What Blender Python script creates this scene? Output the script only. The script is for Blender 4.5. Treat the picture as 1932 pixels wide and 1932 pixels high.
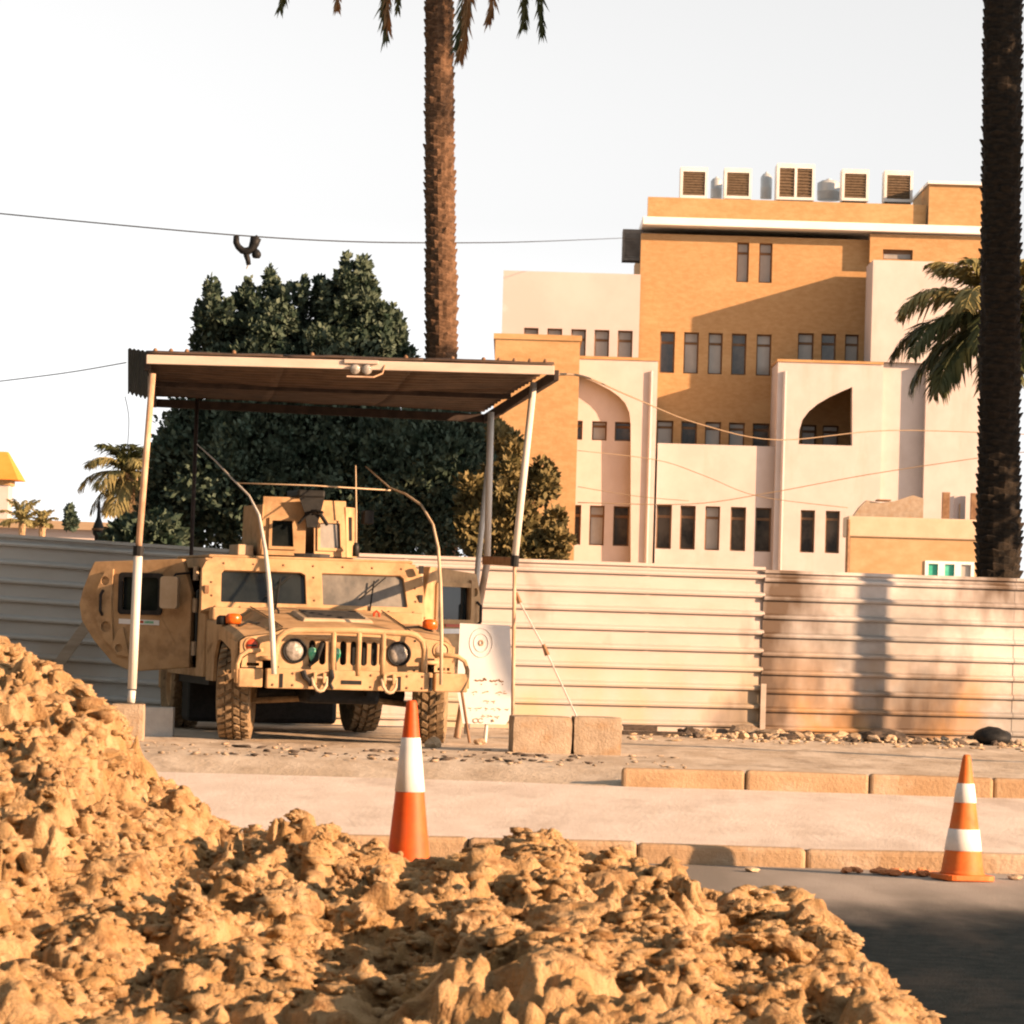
import bpy, bmesh, math, random
import numpy as np
from mathutils import Vector, Matrix, noise
from mathutils.geometry import tessellate_polygon

for o in list(bpy.data.objects):
    bpy.data.objects.remove(o, do_unlink=True)
SC = bpy.context.scene
COL = SC.collection
R = math.radians
random.seed(7)
RNG = np.random.default_rng(11)

# ------------------------------------------------------------------ camera
F = 7000.0          # focal length in units of a 1932 unit wide frame
EYE = 1.4
PITCH, ROLL = math.atan(208 / F), R(1.7)
cam = bpy.data.cameras.new("camera")
cam.sensor_width = 36.0
cam.lens = 36.0 * F / 1932.0
cam.clip_start, cam.clip_end = 0.5, 6000
cam.dof.use_dof = True
cam.dof.focus_distance = 34.5
cam.dof.aperture_fstop = 14.0
cam_o = bpy.data.objects.new("camera", cam)
COL.objects.link(cam_o)
CAMROT = Matrix.Rotation(R(90) + PITCH, 3, 'X') @ Matrix.Rotation(ROLL, 3, 'Z')
cam_o.matrix_world = Matrix.Translation((0, 0, EYE)) @ CAMROT.to_4x4()
SC.camera = cam_o

# ------------------------------------------------------------------ sky, sun, exposure
SUN_AZ, SUN_EL = 64.0, 16.0     # degrees to the right of straight behind the camera, degrees up
world = bpy.data.worlds.new("World")
SC.world = world
world.use_nodes = True
nt = world.node_tree
nt.nodes.clear()
sky = nt.nodes.new("ShaderNodeTexSky")
sky.sky_type = 'NISHITA'
sky.sun_disc = False
sky.sun_elevation = R(SUN_EL)
sky.sun_rotation = R(180 - SUN_AZ)
sky.air_density, sky.dust_density, sky.ozone_density = 1.0, 0.3, 1.0
hsv = nt.nodes.new("ShaderNodeHueSaturation")
hsv.inputs['Saturation'].default_value = 0.0
bg = nt.nodes.new("ShaderNodeBackground")
bg.inputs['Strength'].default_value = 0.085
wo = nt.nodes.new("ShaderNodeOutputWorld")
nt.links.new(sky.outputs[0], hsv.inputs['Color'])
nt.links.new(hsv.outputs[0], bg.inputs['Color'])
nt.links.new(bg.outputs[0], wo.inputs['Surface'])
sun = bpy.data.lights.new("sun", 'SUN')
sun.energy = 5.0
sun.angle = R(0.53)
sun.color = (1.0, 0.63, 0.37)
sun_o = bpy.data.objects.new("sun", sun)
COL.objects.link(sun_o)
_d = Vector((-math.sin(R(SUN_AZ)) * math.cos(R(SUN_EL)), math.cos(R(SUN_AZ)) * math.cos(R(SUN_EL)), -math.sin(R(SUN_EL))))
sun_o.rotation_euler = _d.to_track_quat('-Z', 'Y').to_euler()
sun_o.location = (20, -20, 20)
SC.view_settings.view_transform = 'Standard'
SC.view_settings.look = 'None'
SC.view_settings.gamma = 1.0
SC.view_settings.exposure = 1.2
SC.view_settings.use_curve_mapping = False
SC.render.engine = 'CYCLES'
SC.cycles.max_bounces = 6
SC.cycles.diffuse_bounces = 1
SC.cycles.filter_width = 2.1
SC.cycles.use_denoising = True

# ------------------------------------------------------------------ helpers
def at(u, v, Y):
    """world point at depth Y seen at (u, v) of the 1932 x 1932 frame"""
    d = CAMROT @ Vector(((u - 966) / F, -(v - 966) / F, -1))
    k = Y / d.y
    return Vector((d.x * k, Y, EYE + d.z * k))

def link(o):
    COL.objects.link(o)
    return o

def tag(o, label, cat=None, group=None, kind=None):
    if label: o['label'] = label
    if cat: o['category'] = cat
    if group: o['group'] = group
    if kind: o['kind'] = kind
    return o

def empty(name, loc=(0, 0, 0), rz=0.0, label=None, cat=None, group=None, kind=None):
    o = bpy.data.objects.new(name, None)
    o.location = loc
    o.rotation_euler = (0, 0, rz)
    o.empty_display_size = .2
    link(o)
    return tag(o, label, cat, group, kind)

class MB:
    def __init__(s):
        s.v, s.f = [], []
    def add(s, vs, fs, M=None):
        b = len(s.v)
        s.v += [tuple(M @ Vector(p)) if M is not None else tuple(p) for p in vs]
        s.f += [tuple(i + b for i in f) for f in fs]
        return s
    def box(s, x0, x1, y0, y1, z0, z1, M=None):
        vs = [(x0, y0, z0), (x1, y0, z0), (x1, y1, z0), (x0, y1, z0), (x0, y0, z1), (x1, y0, z1), (x1, y1, z1), (x0, y1, z1)]
        return s.add(vs, [(0, 3, 2, 1), (4, 5, 6, 7), (0, 1, 5, 4), (1, 2, 6, 5), (2, 3, 7, 6), (3, 0, 4, 7)], M)
    def tube(s, pts, r, n=8, M=None, cap=True):
        pts = [Vector(p) for p in pts]
        rs = r if isinstance(r, (list, tuple)) else [r] * len(pts)
        vs, fs = [], []
        up = None
        for i, p in enumerate(pts):
            t = (pts[min(i + 1, len(pts) - 1)] - pts[max(i - 1, 0)]).normalized()
            if up is None:
                up = t.orthogonal().normalized()
            up = (up - t * up.dot(t))
            up = up.normalized() if up.length > 1e-6 else t.orthogonal().normalized()
            w = t.cross(up)
            for k in range(n):
                a = 2 * math.pi * k / n
                vs.append(p + (up * math.cos(a) + w * math.sin(a)) * rs[i])
        for i in range(len(pts) - 1):
            for k in range(n):
                a, b = i * n + k, i * n + (k + 1) % n
                fs.append((a, b, b + n, a + n))
        if cap:
            fs.append(tuple(range(n - 1, -1, -1)))
            fs.append(tuple(range((len(pts) - 1) * n, len(pts) * n)))
        return s.add(vs, fs, M)
    def lathe(s, prof, n=24, M=None, cap=True):
        vs, fs = [], []
        for r, z in prof:
            for k in range(n):
                a = 2 * math.pi * k / n
                vs.append((r * math.cos(a), r * math.sin(a), z))
        for i in range(len(prof) - 1):
            for k in range(n):
                a, b = i * n + k, i * n + (k + 1) % n
                fs.append((a, b, b + n, a + n))
        if cap:
            fs.append(tuple(range(n - 1, -1, -1)))
            fs.append(tuple(range((len(prof) - 1) * n, len(prof) * n)))
        return s.add(vs, fs, M)
    def plate(s, outer, holes, front, back, M=None):
        """flat plate with holes; front and back map a 2-d point to a 3-d point"""
        def area(p): return sum(p[i][0] * p[(i + 1) % len(p)][1] - p[(i + 1) % len(p)][0] * p[i][1] for i in range(len(p)))
        loops = [list(outer) if area(outer) > 0 else list(outer)[::-1]]
        for h in holes:
            loops.append(list(h)[::-1] if area(h) > 0 else list(h))
        tris = tessellate_polygon([[Vector((p[0], p[1], 0)) for p in l] for l in loops])
        flat = [p for l in loops for p in l]
        n = len(flat)
        vs = [front(*p) for p in flat] + [back(*p) for p in flat]
        fs = []
        for t in tris:
            a, b, c = [flat[i] for i in t]
            if (b[0] - a[0]) * (c[1] - a[1]) - (c[0] - a[0]) * (b[1] - a[1]) < 0:
                t = (t[0], t[2], t[1])
            fs.append(tuple(t))
            fs.append(tuple(i + n for i in (t[0], t[2], t[1])))
        k = 0
        for l in loops:
            m = len(l)
            for i in range(m):
                a, b = k + i, k + (i + 1) % m
                fs.append((a, a + n, b + n, b))
            k += m
        return s.add(vs, fs, M)
    def build(s, name, mat, parent=None, smooth=False, bevel=0, seg=2, weld=False, recalc=True):
        me = bpy.data.meshes.new(name)
        me.from_pydata(s.v, [], s.f)
        if recalc or weld:
            bm = bmesh.new(); bm.from_mesh(me)
            if weld: bmesh.ops.remove_doubles(bm, verts=bm.verts, dist=1e-5)
            bmesh.ops.recalc_face_normals(bm, faces=bm.faces)
            bm.to_mesh(me); bm.free()
        me.materials.append(mat)
        if smooth:
            me.shade_smooth()
        o = bpy.data.objects.new(name, me)
        link(o)
        if parent: o.parent = parent
        if bevel:
            md = o.modifiers.new("bevel", 'BEVEL')
            md.width, md.segments, md.limit_method, md.angle_limit = bevel, seg, 'ANGLE', R(35)
        return o

def place(me_obj_mesh, name, parent, M):
    o = bpy.data.objects.new(name, me_obj_mesh)
    link(o)
    if parent: o.parent = parent
    o.matrix_local = M
    return o

def capsule(cx, cz, w, h, n=6):
    r = w / 2
    pts = []
    for k in range(n + 1):
        a = math.pi * k / n
        pts.append((cx + r * math.cos(a), cz + h / 2 - r + r * math.sin(a)))
    for k in range(n + 1):
        a = math.pi + math.pi * k / n
        pts.append((cx + r * math.cos(a), cz - h / 2 + r + r * math.sin(a)))
    return pts

def rrect(x0, z0, x1, z1, r=.03, n=3):
    pts = []
    for cx, cz, a0 in ((x1 - r, z0 + r, -90), (x1 - r, z1 - r, 0), (x0 + r, z1 - r, 90), (x0 + r, z0 + r, 180)):
        for k in range(n + 1):
            a = R(a0 + 90 * k / n)
            pts.append((cx + r * math.cos(a), cz + r * math.sin(a)))
    return pts

def circ(cx, cz, r, n=20):
    return [(cx + r * math.cos(2 * math.pi * k / n), cz + r * math.sin(2 * math.pi * k / n)) for k in range(n)]

# ------------------------------------------------------------------ materials
MATS = {}
def mat(name, col, col2=None, scale=4., lo=.38, hi=.64, rough=.85, metal=0., bump=0., bscale=40., spec=.25, stretch=(1, 1, 1), col3=None, scale3=1.3, lo3=.5, hi3=.68, stretch3=(1, 1, 1), trans=0.):
    m = bpy.data.materials.new(name)
    m.use_nodes = True
    t = m.node_tree
    b = t.nodes['Principled BSDF']
    b.inputs['Roughness'].default_value = rough
    b.inputs['Metallic'].default_value = metal
    b.inputs['Specular IOR Level'].default_value = spec
    b.inputs['Base Color'].default_value = (*col, 1)
    geo = t.nodes.new('ShaderNodeNewGeometry')
    def nz(sc, st, det=5):
        mp = t.nodes.new('ShaderNodeMapping')
        mp.inputs['Scale'].default_value = st
        t.links.new(geo.outputs['Position'], mp.inputs['Vector'])
        n = t.nodes.new('ShaderNodeTexNoise')
        n.inputs['Scale'].default_value = sc
        n.inputs['Detail'].default_value = det
        n.inputs['Roughness'].default_value = .62
        t.links.new(mp.outputs[0], n.inputs['Vector'])
        return n
    src = None
    if col2:
        n = nz(scale, stretch)
        r = t.nodes.new('ShaderNodeValToRGB')
        r.color_ramp.elements[0].position, r.color_ramp.elements[1].position = lo, hi
        r.color_ramp.elements[0].color, r.color_ramp.elements[1].color = (*col, 1), (*col2, 1)
        t.links.new(n.outputs['Fac'], r.inputs['Fac'])
        src = r.outputs['Color']
    if col3:
        n = nz(scale3, stretch3)
        r = t.nodes.new('ShaderNodeMapRange')
        r.inputs['From Min'].default_value, r.inputs['From Max'].default_value = lo3, hi3
        t.links.new(n.outputs['Fac'], r.inputs['Value'])
        mx = t.nodes.new('ShaderNodeMix'); mx.data_type = 'RGBA'
        t.links.new(r.outputs['Result'], mx.inputs['Factor'])
        if src: t.links.new(src, mx.inputs['A'])
        else: mx.inputs['A'].default_value = (*col, 1)
        mx.inputs['B'].default_value = (*col3, 1)
        src = mx.outputs['Result']
    if src:
        t.links.new(src, b.inputs['Base Color'])
    if bump:
        n = nz(bscale, (1, 1, 1), 6)
        bp = t.nodes.new('ShaderNodeBump')
        bp.inputs['Strength'].default_value = bump
        bp.inputs['Distance'].default_value = .02
        t.links.new(n.outputs['Fac'], bp.inputs['Height'])
        t.links.new(bp.outputs[0], b.inputs['Normal'])
    if trans:
        b.inputs['Transmission Weight'].default_value = trans
    MATS[name] = m
    return m

M_asphalt_new = mat('asphalt_new', (.013, .016, .018), (.026, .029, .031), scale=9, rough=.9, bump=.5, bscale=60, col3=(.05, .048, .046), scale3=1.2, stretch3=(.5, 2, 1), lo3=.56, hi3=.75)
M_asphalt_dusty = mat('asphalt_dusty', (.30, .26, .22), (.42, .36, .31), scale=3, rough=.95, bump=.3, bscale=50, stretch=(.5, 1.6, 1), col3=(.20, .18, .16), scale3=.9, stretch3=(.35, 1.6, 1))
M_lane = mat('lane_dust', (.70, .59, .50), (.80, .69, .60), scale=2.4, rough=.95, spec=.05, bump=.5, bscale=30, stretch=(1.3, .28, 1), col3=(.50, .40, .32), scale3=1.5, stretch3=(1.1, .22, 1), lo3=.5, hi3=.78)
M_verge = mat('verge_dirt', (.50, .395, .29), (.66, .555, .44), scale=2.2, rough=.97, bump=.8, bscale=18, stretch=(1.2, .35, 1), col3=(.32, .24, .17), scale3=2.4, stretch3=(1.3, .4, 1), lo3=.52, hi3=.74)
M_kerb = mat('kerb_concrete', (.40, .265, .155), (.50, .35, .22), scale=2.2, rough=.95, spec=.05, bump=.5, bscale=30, col3=(.54, .42, .31), scale3=1.6, lo3=.5, hi3=.66)
M_earth = mat('pile_earth', (.43, .26, .115), (.60, .41, .225), scale=6, rough=.97, bump=1.0, bscale=70, spec=.05, col3=(.24, .13, .06), scale3=9, lo3=.52, hi3=.7)
M_clod = mat('clod_earth', (.46, .285, .13), (.65, .455, .26), scale=11, rough=.97, bump=1.0, bscale=90, spec=.05, col3=(.27, .15, .07), scale3=6, lo3=.5, hi3=.7)
M_tan = mat('tan_paint', (.47, .295, .15), (.56, .37, .205), scale=5, rough=.7, bump=.1, bscale=30, spec=.25, col3=(.27, .165, .085), scale3=4.2, lo3=.5, hi3=.76)
M_tan_dust = mat('tan_paint_dusty', (.50, .37, .24), (.60, .47, .33), scale=5, rough=.85, bump=.1, bscale=40)
M_black = mat('black_rubber', (.008, .009, .010), (.018, .018, .018), scale=20, rough=.6)
M_dark = mat('dark_steel', (.02, .02, .022), (.04, .038, .036), scale=12, rough=.55, metal=.3)
M_tyre = mat('dusty_tyre', (.22, .15, .085), (.34, .24, .14), scale=14, rough=.95, bump=.3, bscale=60, col3=(.06, .05, .04), scale3=9, lo3=.55, hi3=.75)
M_glass = mat('dark_glass', (.008, .011, .012), (.02, .024, .024), scale=3, rough=.06, spec=.35)
M_glass_pale = mat('pale_glass', (.12, .115, .105), (.26, .24, .21), scale=4, rough=.35, spec=.5, stretch=(1, 1, .6))  # paler, rougher glass than the dark panes
M_lens = mat('lamp_lens', (.20, .18, .155), (.46, .43, .39), scale=22, rough=.12, spec=.6, bump=.3, bscale=120)
M_amber = mat('amber_lens', (.62, .10, .01), (.75, .16, .02), scale=20, rough=.25, spec=.5)
M_red = mat('red_lens', (.45, .06, .02), rough=.3, spec=.5)
M_green = mat('green_lens', (.05, .42, .24), (.30, .55, .40), scale=25, rough=.3, spec=.4)
M_white = mat('white_paint', (.78, .78, .77), (.86, .85, .84), scale=6, rough=.6)
M_sign = mat('sign_white', (.74, .75, .76), (.80, .80, .80), scale=5, rough=.6)
M_ink = mat('sign_ink', (.50, .33, .20), (.60, .44, .30), scale=30, rough=.8)
M_ink_dark = mat('sign_ink_dark', (.22, .11, .05), (.36, .2, .1), scale=30, rough=.8)
M_emblem = mat('sign_emblem', (.68, .66, .645), (.74, .72, .71), scale=40, rough=.8)
M_pole_white = mat('pole_white', (.60, .56, .51), (.68, .64, .59), scale=9, rough=.55, stretch=(1, 1, .3))
M_pole_rust = mat('pole_rust', (.46, .27, .16), (.66, .47, .34), scale=8, rough=.75, stretch=(1, 1, .4), bump=.1)
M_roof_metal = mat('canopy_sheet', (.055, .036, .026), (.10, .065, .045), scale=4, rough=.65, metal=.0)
M_fascia = mat('canopy_fascia', (.50, .41, .34), (.60, .50, .42), scale=6, rough=.6, stretch=(.3, 1, 1))
M_beam = mat('canopy_beam', (.03, .022, .02), (.06, .042, .035), scale=6, rough=.7)
M_black_sheet = mat('black_sheet', (.015, .017, .018), (.03, .03, .03), scale=6, rough=.6)
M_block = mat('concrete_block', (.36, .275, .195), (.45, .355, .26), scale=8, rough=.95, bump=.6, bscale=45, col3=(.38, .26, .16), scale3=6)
M_block_grey = mat('concrete_block_grey', (.48, .47, .45), (.56, .55, .52), scale=8, rough=.95, bump=.4, bscale=45)
M_cone = mat('cone_orange', (.60, .075, .010), (.70, .12, .014), scale=7, rough=.55, spec=.4, col3=(.55, .10, .03), scale3=6)
M_cone_r = mat('cone_orange_faded', (.64, .13, .02), (.72, .19, .035), scale=9, rough=.6, spec=.4, col3=(.60, .2, .06), scale3=6)
M_cone_band = mat('cone_band', (.74, .73, .72), (.84, .83, .82), scale=9, rough=.5)
M_leaf = mat('leaf_green', (.026, .05, .032), (.11, .145, .10), scale=4.5, rough=.6, spec=.25)
M_leaf2 = mat('leaf_olive', (.12, .10, .035), (.24, .18, .075), scale=2.0, rough=.7, spec=.3)
M_frond = mat('frond_green', (.045, .06, .02), (.11, .11, .04), scale=1.6, rough=.65, spec=.3)
M_frond_dry = mat('frond_dry', (.24, .135, .06), (.36, .22, .11), scale=3, rough=.85)
M_frond_far = mat('frond_far', (.20, .18, .07), (.34, .28, .12), scale=2, rough=.8)
M_bark = mat('palm_bark', (.085, .05, .03), (.19, .11, .065), scale=9, rough=.95, bump=.5, bscale=25, stretch=(1, 1, 2))
M_bark_shade = mat('palm_bark_shade', (.014, .012, .010), (.035, .026, .018), scale=9, rough=.95, bump=.5, bscale=25, stretch=(1, 1, 2))  # bark darkened to carry the shade on the right palm
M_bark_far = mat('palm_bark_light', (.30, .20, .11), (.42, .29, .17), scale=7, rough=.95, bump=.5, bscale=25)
M_cable = mat('black_cable', (.02, .02, .02), rough=.7)
M_cable_pale = mat('tan_cable', (.30, .21, .13), rough=.8)
M_brick = mat('brick_orange', (.43, .245, .105), (.50, .30, .14), scale=5, rough=.9, stretch=(.7, .7, 1.6), bump=.5, bscale=7, col3=(.55, .36, .18), scale3=.45, stretch3=(.6, .6, 1.2), lo3=.52, hi3=.78)
M_plaster = mat('cream_plaster', (.54, .47, .435), (.59, .52, .485), scale=1.2, rough=.9, bump=.05, bscale=6, col3=(.49, .40, .34), scale3=.7, stretch3=(1.6, 1, .35), lo3=.54, hi3=.8)
M_plaster2 = mat('pink_plaster', (.53, .45, .42), (.58, .50, .47), scale=.5, rough=.9, col3=(.64, .58, .58), scale3=.45, lo3=.66, hi3=.72)
M_band = mat('white_stone_band', (.84, .81, .76), (.88, .86, .82), scale=1, rough=.7)
M_wframe = mat('window_frame_brown', (.16, .09, .05), (.22, .13, .07), scale=3, rough=.7)
M_pane = mat('window_pane_grey', (.30, .28, .255), (.42, .39, .355), scale=1.1, rough=.3, spec=.5, stretch=(1, 1, .5))
M_pane_dark = mat('window_pane_dark', (.02, .022, .024), (.10, .085, .07), scale=1.3, rough=.12, spec=.6, stretch=(1, 1, .7))
M_ac = mat('cooler_casing', (.74, .69, .63), (.82, .78, .73), scale=1.5, rough=.7)
M_ac_pad = mat('cooler_pad', (.13, .09, .055), (.19, .13, .08), scale=8, rough=.95, bump=.6, bscale=14)
M_ac_grey = mat('cooler_grey', (.17, .155, .14), (.23, .21, .19), scale=3, rough=.85, bump=.3, bscale=10)
M_tank = mat('tank_metal', (.45, .47, .48), (.58, .60, .60), scale=2, rough=.45, metal=.3)
M_tile = mat('roof_tile_orange', (.70, .26, .045), (.78, .33, .07), scale=1, rough=.85)
M_lowwall = mat('low_wall_sand', (.46, .285, .14), (.54, .36, .20), scale=2.0, rough=.9, stretch=(.8, 1, 1.3), bump=.15, bscale=5)
M_curtain = mat('green_curtain', (.03, .36, .25), (.10, .48, .36), scale=3, rough=.8)
M_rust = mat('rusty_steel', (.20, .11, .06), (.30, .18, .10), scale=8, rough=.85)
M_rubble = mat('rubble_stone', (.40, .28, .17), (.58, .45, .31), scale=9, rough=.95, bump=.5, bscale=30)
M_rubble_dark = mat('rubble_dark', (.05, .042, .036), (.12, .09, .07), scale=9, rough=.9, bump=.4, bscale=30)
M_wood = mat('old_plank', (.36, .30, .23), (.46, .39, .31), scale=5, rough=.9, stretch=(.4, .4, 3))
M_brickred = mat('broken_brick', (.55, .20, .08), (.68, .30, .14), scale=14, rough=.95, bump=.4)

# fence sheet: cream paint, grey scrapes, dark runs and rust that gathers at the foot
def fence_mat(name, cream, cream2, grey, stain, rust, stain_lo, grey_lo):
    m = mat(name, cream, cream2, scale=1.5, rough=.55, spec=.35, stretch=(.6, 1, 1.6), col3=grey, scale3=.9, stretch3=(.55, 1, .8), lo3=grey_lo, hi3=grey_lo + .14, bump=.08, bscale=12)
    t = m.node_tree
    b = t.nodes['Principled BSDF']
    src = b.inputs['Base Color'].links[0].from_socket
    geo = t.nodes.new('ShaderNodeNewGeometry')
    sep = t.nodes.new('ShaderNodeSeparateXYZ')
    t.links.new(geo.outputs['Position'], sep.inputs[0])
    def noise_fac(scale, st, lo, hi):
        mp = t.nodes.new('ShaderNodeMapping'); mp.inputs['Scale'].default_value = st
        t.links.new(geo.outputs['Position'], mp.inputs['Vector'])
        n = t.nodes.new('ShaderNodeTexNoise'); n.inputs['Scale'].default_value = scale; n.inputs['Detail'].default_value = 5
        t.links.new(mp.outputs[0], n.inputs['Vector'])
        r = t.nodes.new('ShaderNodeMapRange'); r.inputs['From Min'].default_value = lo; r.inputs['From Max'].default_value = hi
        t.links.new(n.outputs['Fac'], r.inputs['Value'])
        return r.outputs['Result']
    def mixin(fac, colr, src):
        mx = t.nodes.new('ShaderNodeMix'); mx.data_type = 'RGBA'
        t.links.new(fac, mx.inputs['Factor']); t.links.new(src, mx.inputs['A']); mx.inputs['B'].default_value = (*colr, 1)
        return mx.outputs['Result']
    # rust fades upward from the ground
    zr = t.nodes.new('ShaderNodeMapRange')
    zr.inputs['From Min'].default_value, zr.inputs['From Max'].default_value = 1.35, .55
    t.links.new(sep.outputs['Z'], zr.inputs['Value'])
    rn = noise_fac(1.6, (.7, 1, .5), .42, .62)
    mul = t.nodes.new('ShaderNodeMath'); mul.operation = 'MULTIPLY'
    t.links.new(zr.outputs['Result'], mul.inputs[0]); t.links.new(rn, mul.inputs[1])
    src = mixin(mul.outputs[0], rust, src)
    sf = noise_fac(1.05, (.95, 1, .42), stain_lo, stain_lo + .13)
    src = mixin(sf, stain, src)
    t.links.new(src, b.inputs['Base Color'])
    return m
M_fence_clean = fence_mat('fence_cream', (.46, .39, .35), (.53, .455, .42), (.42, .345, .29), (.16, .12, .085), (.50, .39, .26), .59, .55)
M_fence_worn = fence_mat('fence_worn', (.48, .43, .40), (.57, .53, .51), (.30, .28, .26), (.10, .065, .042), (.42, .235, .10), .485, .40)
M_fence_left = fence_mat('fence_shade_grey', (.46, .465, .445), (.53, .535, .51), (.38, .38, .365), (.30, .28, .25), (.42, .35, .27), .70, .55)  # cream fence greyed here: shade tint put into the colour
# road: dark asphalt that disappears under blown dust towards the kerb
M_road = mat('road_asphalt', (.011, .017, .020), (.022, .029, .033), scale=9, rough=.9, spec=.03, bump=.4, bscale=60, col3=(.05, .048, .046), scale3=1.2, stretch3=(1, .3, 1), lo3=.52, hi3=.75)
def _dust():
    t = M_road.node_tree; b = t.nodes['Principled BSDF']; src = b.inputs['Base Color'].links[0].from_socket
    geo = t.nodes.new('ShaderNodeNewGeometry'); sep = t.nodes.new('ShaderNodeSeparateXYZ'); t.links.new(geo.outputs['Position'], sep.inputs[0])
    mp = t.nodes.new('ShaderNodeMapping'); mp.inputs['Scale'].default_value = (.9, .22, 1); t.links.new(geo.outputs['Position'], mp.inputs['Vector'])
    n = t.nodes.new('ShaderNodeTexNoise'); n.inputs['Scale'].default_value = 1.6; n.inputs['Detail'].default_value = 6; t.links.new(mp.outputs[0], n.inputs['Vector'])
    ad = t.nodes.new('ShaderNodeMath'); ad.operation = 'MULTIPLY_ADD'; ad.inputs[1].default_value = 3.0; t.links.new(n.outputs['Fac'], ad.inputs[0]); t.links.new(sep.outputs['Y'], ad.inputs[2])
    r = t.nodes.new('ShaderNodeMapRange'); r.interpolation_type = 'SMOOTHSTEP'; r.inputs['From Min'].default_value = 19.3; r.inputs['From Max'].default_value = 21.6; t.links.new(ad.outputs[0], r.inputs['Value'])
    r2 = t.nodes.new('ShaderNodeValToRGB'); r2.color_ramp.elements[0].color = (.24, .21, .18, 1); r2.color_ramp.elements[1].color = (.42, .365, .32, 1); r2.color_ramp.elements[0].position = .35; r2.color_ramp.elements[1].position = .65; t.links.new(n.outputs['Fac'], r2.inputs['Fac'])
    mx = t.nodes.new('ShaderNodeMix'); mx.data_type = 'RGBA'; t.links.new(r.outputs['Result'], mx.inputs['Factor']); t.links.new(src, mx.inputs['A']); t.links.new(r2.outputs['Color'], mx.inputs['B'])
    t.links.new(mx.outputs['Result'], b.inputs['Base Color'])
_dust()

# ================================================================== the ground
def vnoise(x, y, seed=0):
    """value noise on arrays, 0..1"""
    xi, yi = np.floor(x).astype(np.int64), np.floor(y).astype(np.int64)
    xf, yf = x - xi, y - yi
    def h(a, b):
        n = (a * 374761393 + b * 668265263 + seed * 1442695041) & 0xFFFFFFFF
        n = ((n ^ (n >> 13)) * 1274126177) & 0xFFFFFFFF
        return ((n ^ (n >> 16)) & 0xFFFF) / 65535.0
    sx, sy = xf * xf * (3 - 2 * xf), yf * yf * (3 - 2 * yf)
    return (h(xi, yi) * (1 - sx) + h(xi + 1, yi) * sx) * (1 - sy) + (h(xi, yi + 1) * (1 - sx) + h(xi + 1, yi + 1) * sx) * sy

def fbm(x, y, sc, oct=4, seed=0):
    a, t, tot = 1., 0, 0.
    r = np.zeros_like(x)
    for k in range(oct):
        r += a * vnoise(x * sc, y * sc, seed + k * 17)
        t += a; a *= .5; sc *= 2.03
    return r / t

def worley(x, y, sc, seed=0, squash=1.0):
    """1 - distance to the nearest jittered cell point: rounded lumps with creases"""
    x, y = x * sc, y * sc * squash
    xi, yi = np.floor(x).astype(np.int64), np.floor(y).astype(np.int64)
    best = np.full_like(x, 9.); hgt = np.zeros_like(x)
    def h(a, b, s):
        n = (a * 374761393 + b * 668265263 + s * 974634777) & 0xFFFFFFFF
        n = ((n ^ (n >> 13)) * 1274126177) & 0xFFFFFFFF
        return ((n ^ (n >> 16)) & 0xFFFF) / 65535.0
    for dx in (-1, 0, 1):
        for dy in (-1, 0, 1):
            a, b = xi + dx, yi + dy
            d = np.hypot(a + h(a, b, seed) - x, b + h(a, b, seed + 5) - y)
            w = h(a, b, seed + 9)
            hit = d < best
            best = np.where(hit, d, best); hgt = np.where(hit, w, hgt)
    return np.clip(1 - best, 0, 1) * (.35 + .65 * hgt)

def grid_obj(name, xs, ys, Z, mat_, smooth=True, parent=None):
    ny, nx = Z.shape
    X, Y = np.meshgrid(xs, ys)
    v = np.column_stack([X.ravel(), Y.ravel(), Z.ravel()])
    i = np.arange(ny * nx).reshape(ny, nx)
    f = np.column_stack([i[:-1, :-1].ravel(), i[:-1, 1:].ravel(), i[1:, 1:].ravel(), i[1:, :-1].ravel()])
    me = bpy.data.meshes.new(name)
    me.vertices.add(len(v)); me.vertices.foreach_set('co', v.ravel().astype(np.float32))
    me.loops.add(f.size); me.loops.foreach_set('vertex_index', f.ravel().astype(np.int32))
    me.polygons.add(len(f)); me.polygons.foreach_set('loop_start', np.arange(0, f.size, 4, dtype=np.int32))
    me.update(); me.validate()
    me.materials.append(mat_)
    if smooth: me.shade_smooth()
    o = bpy.data.objects.new(name, me); link(o)
    if parent: o.parent = parent
    return o

def flat(name, x0, x1, y0, y1, z, m):
    o = MB().add([(x0, y0, z), (x1, y0, z), (x1, y1, z), (x0, y1, z)], [(0, 1, 2, 3)]).build(name, m, recalc=False)
    return tag(o, None, kind='structure')

flat('ground', -900, 900, -300, 3000, -.06, M_verge)
# near road: fresh dark asphalt, then a dusty strip in front of the first kerb
KERB1, KERB2 = 22.0, 30.0
flat('road', -60, 60, -20, KERB1, 0.0, M_road)
# lane between the two kerbs
xs = np.linspace(-30, 30, 240); ys = np.linspace(KERB1 + .11, KERB2 + 1.2, 50)
XX, YY = np.meshgrid(xs, ys)
tag(grid_obj('pavement', xs, ys, .10 + .02 * (fbm(XX, YY, .8, 4, 8) - .5), M_lane), None, kind='structure')
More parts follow.
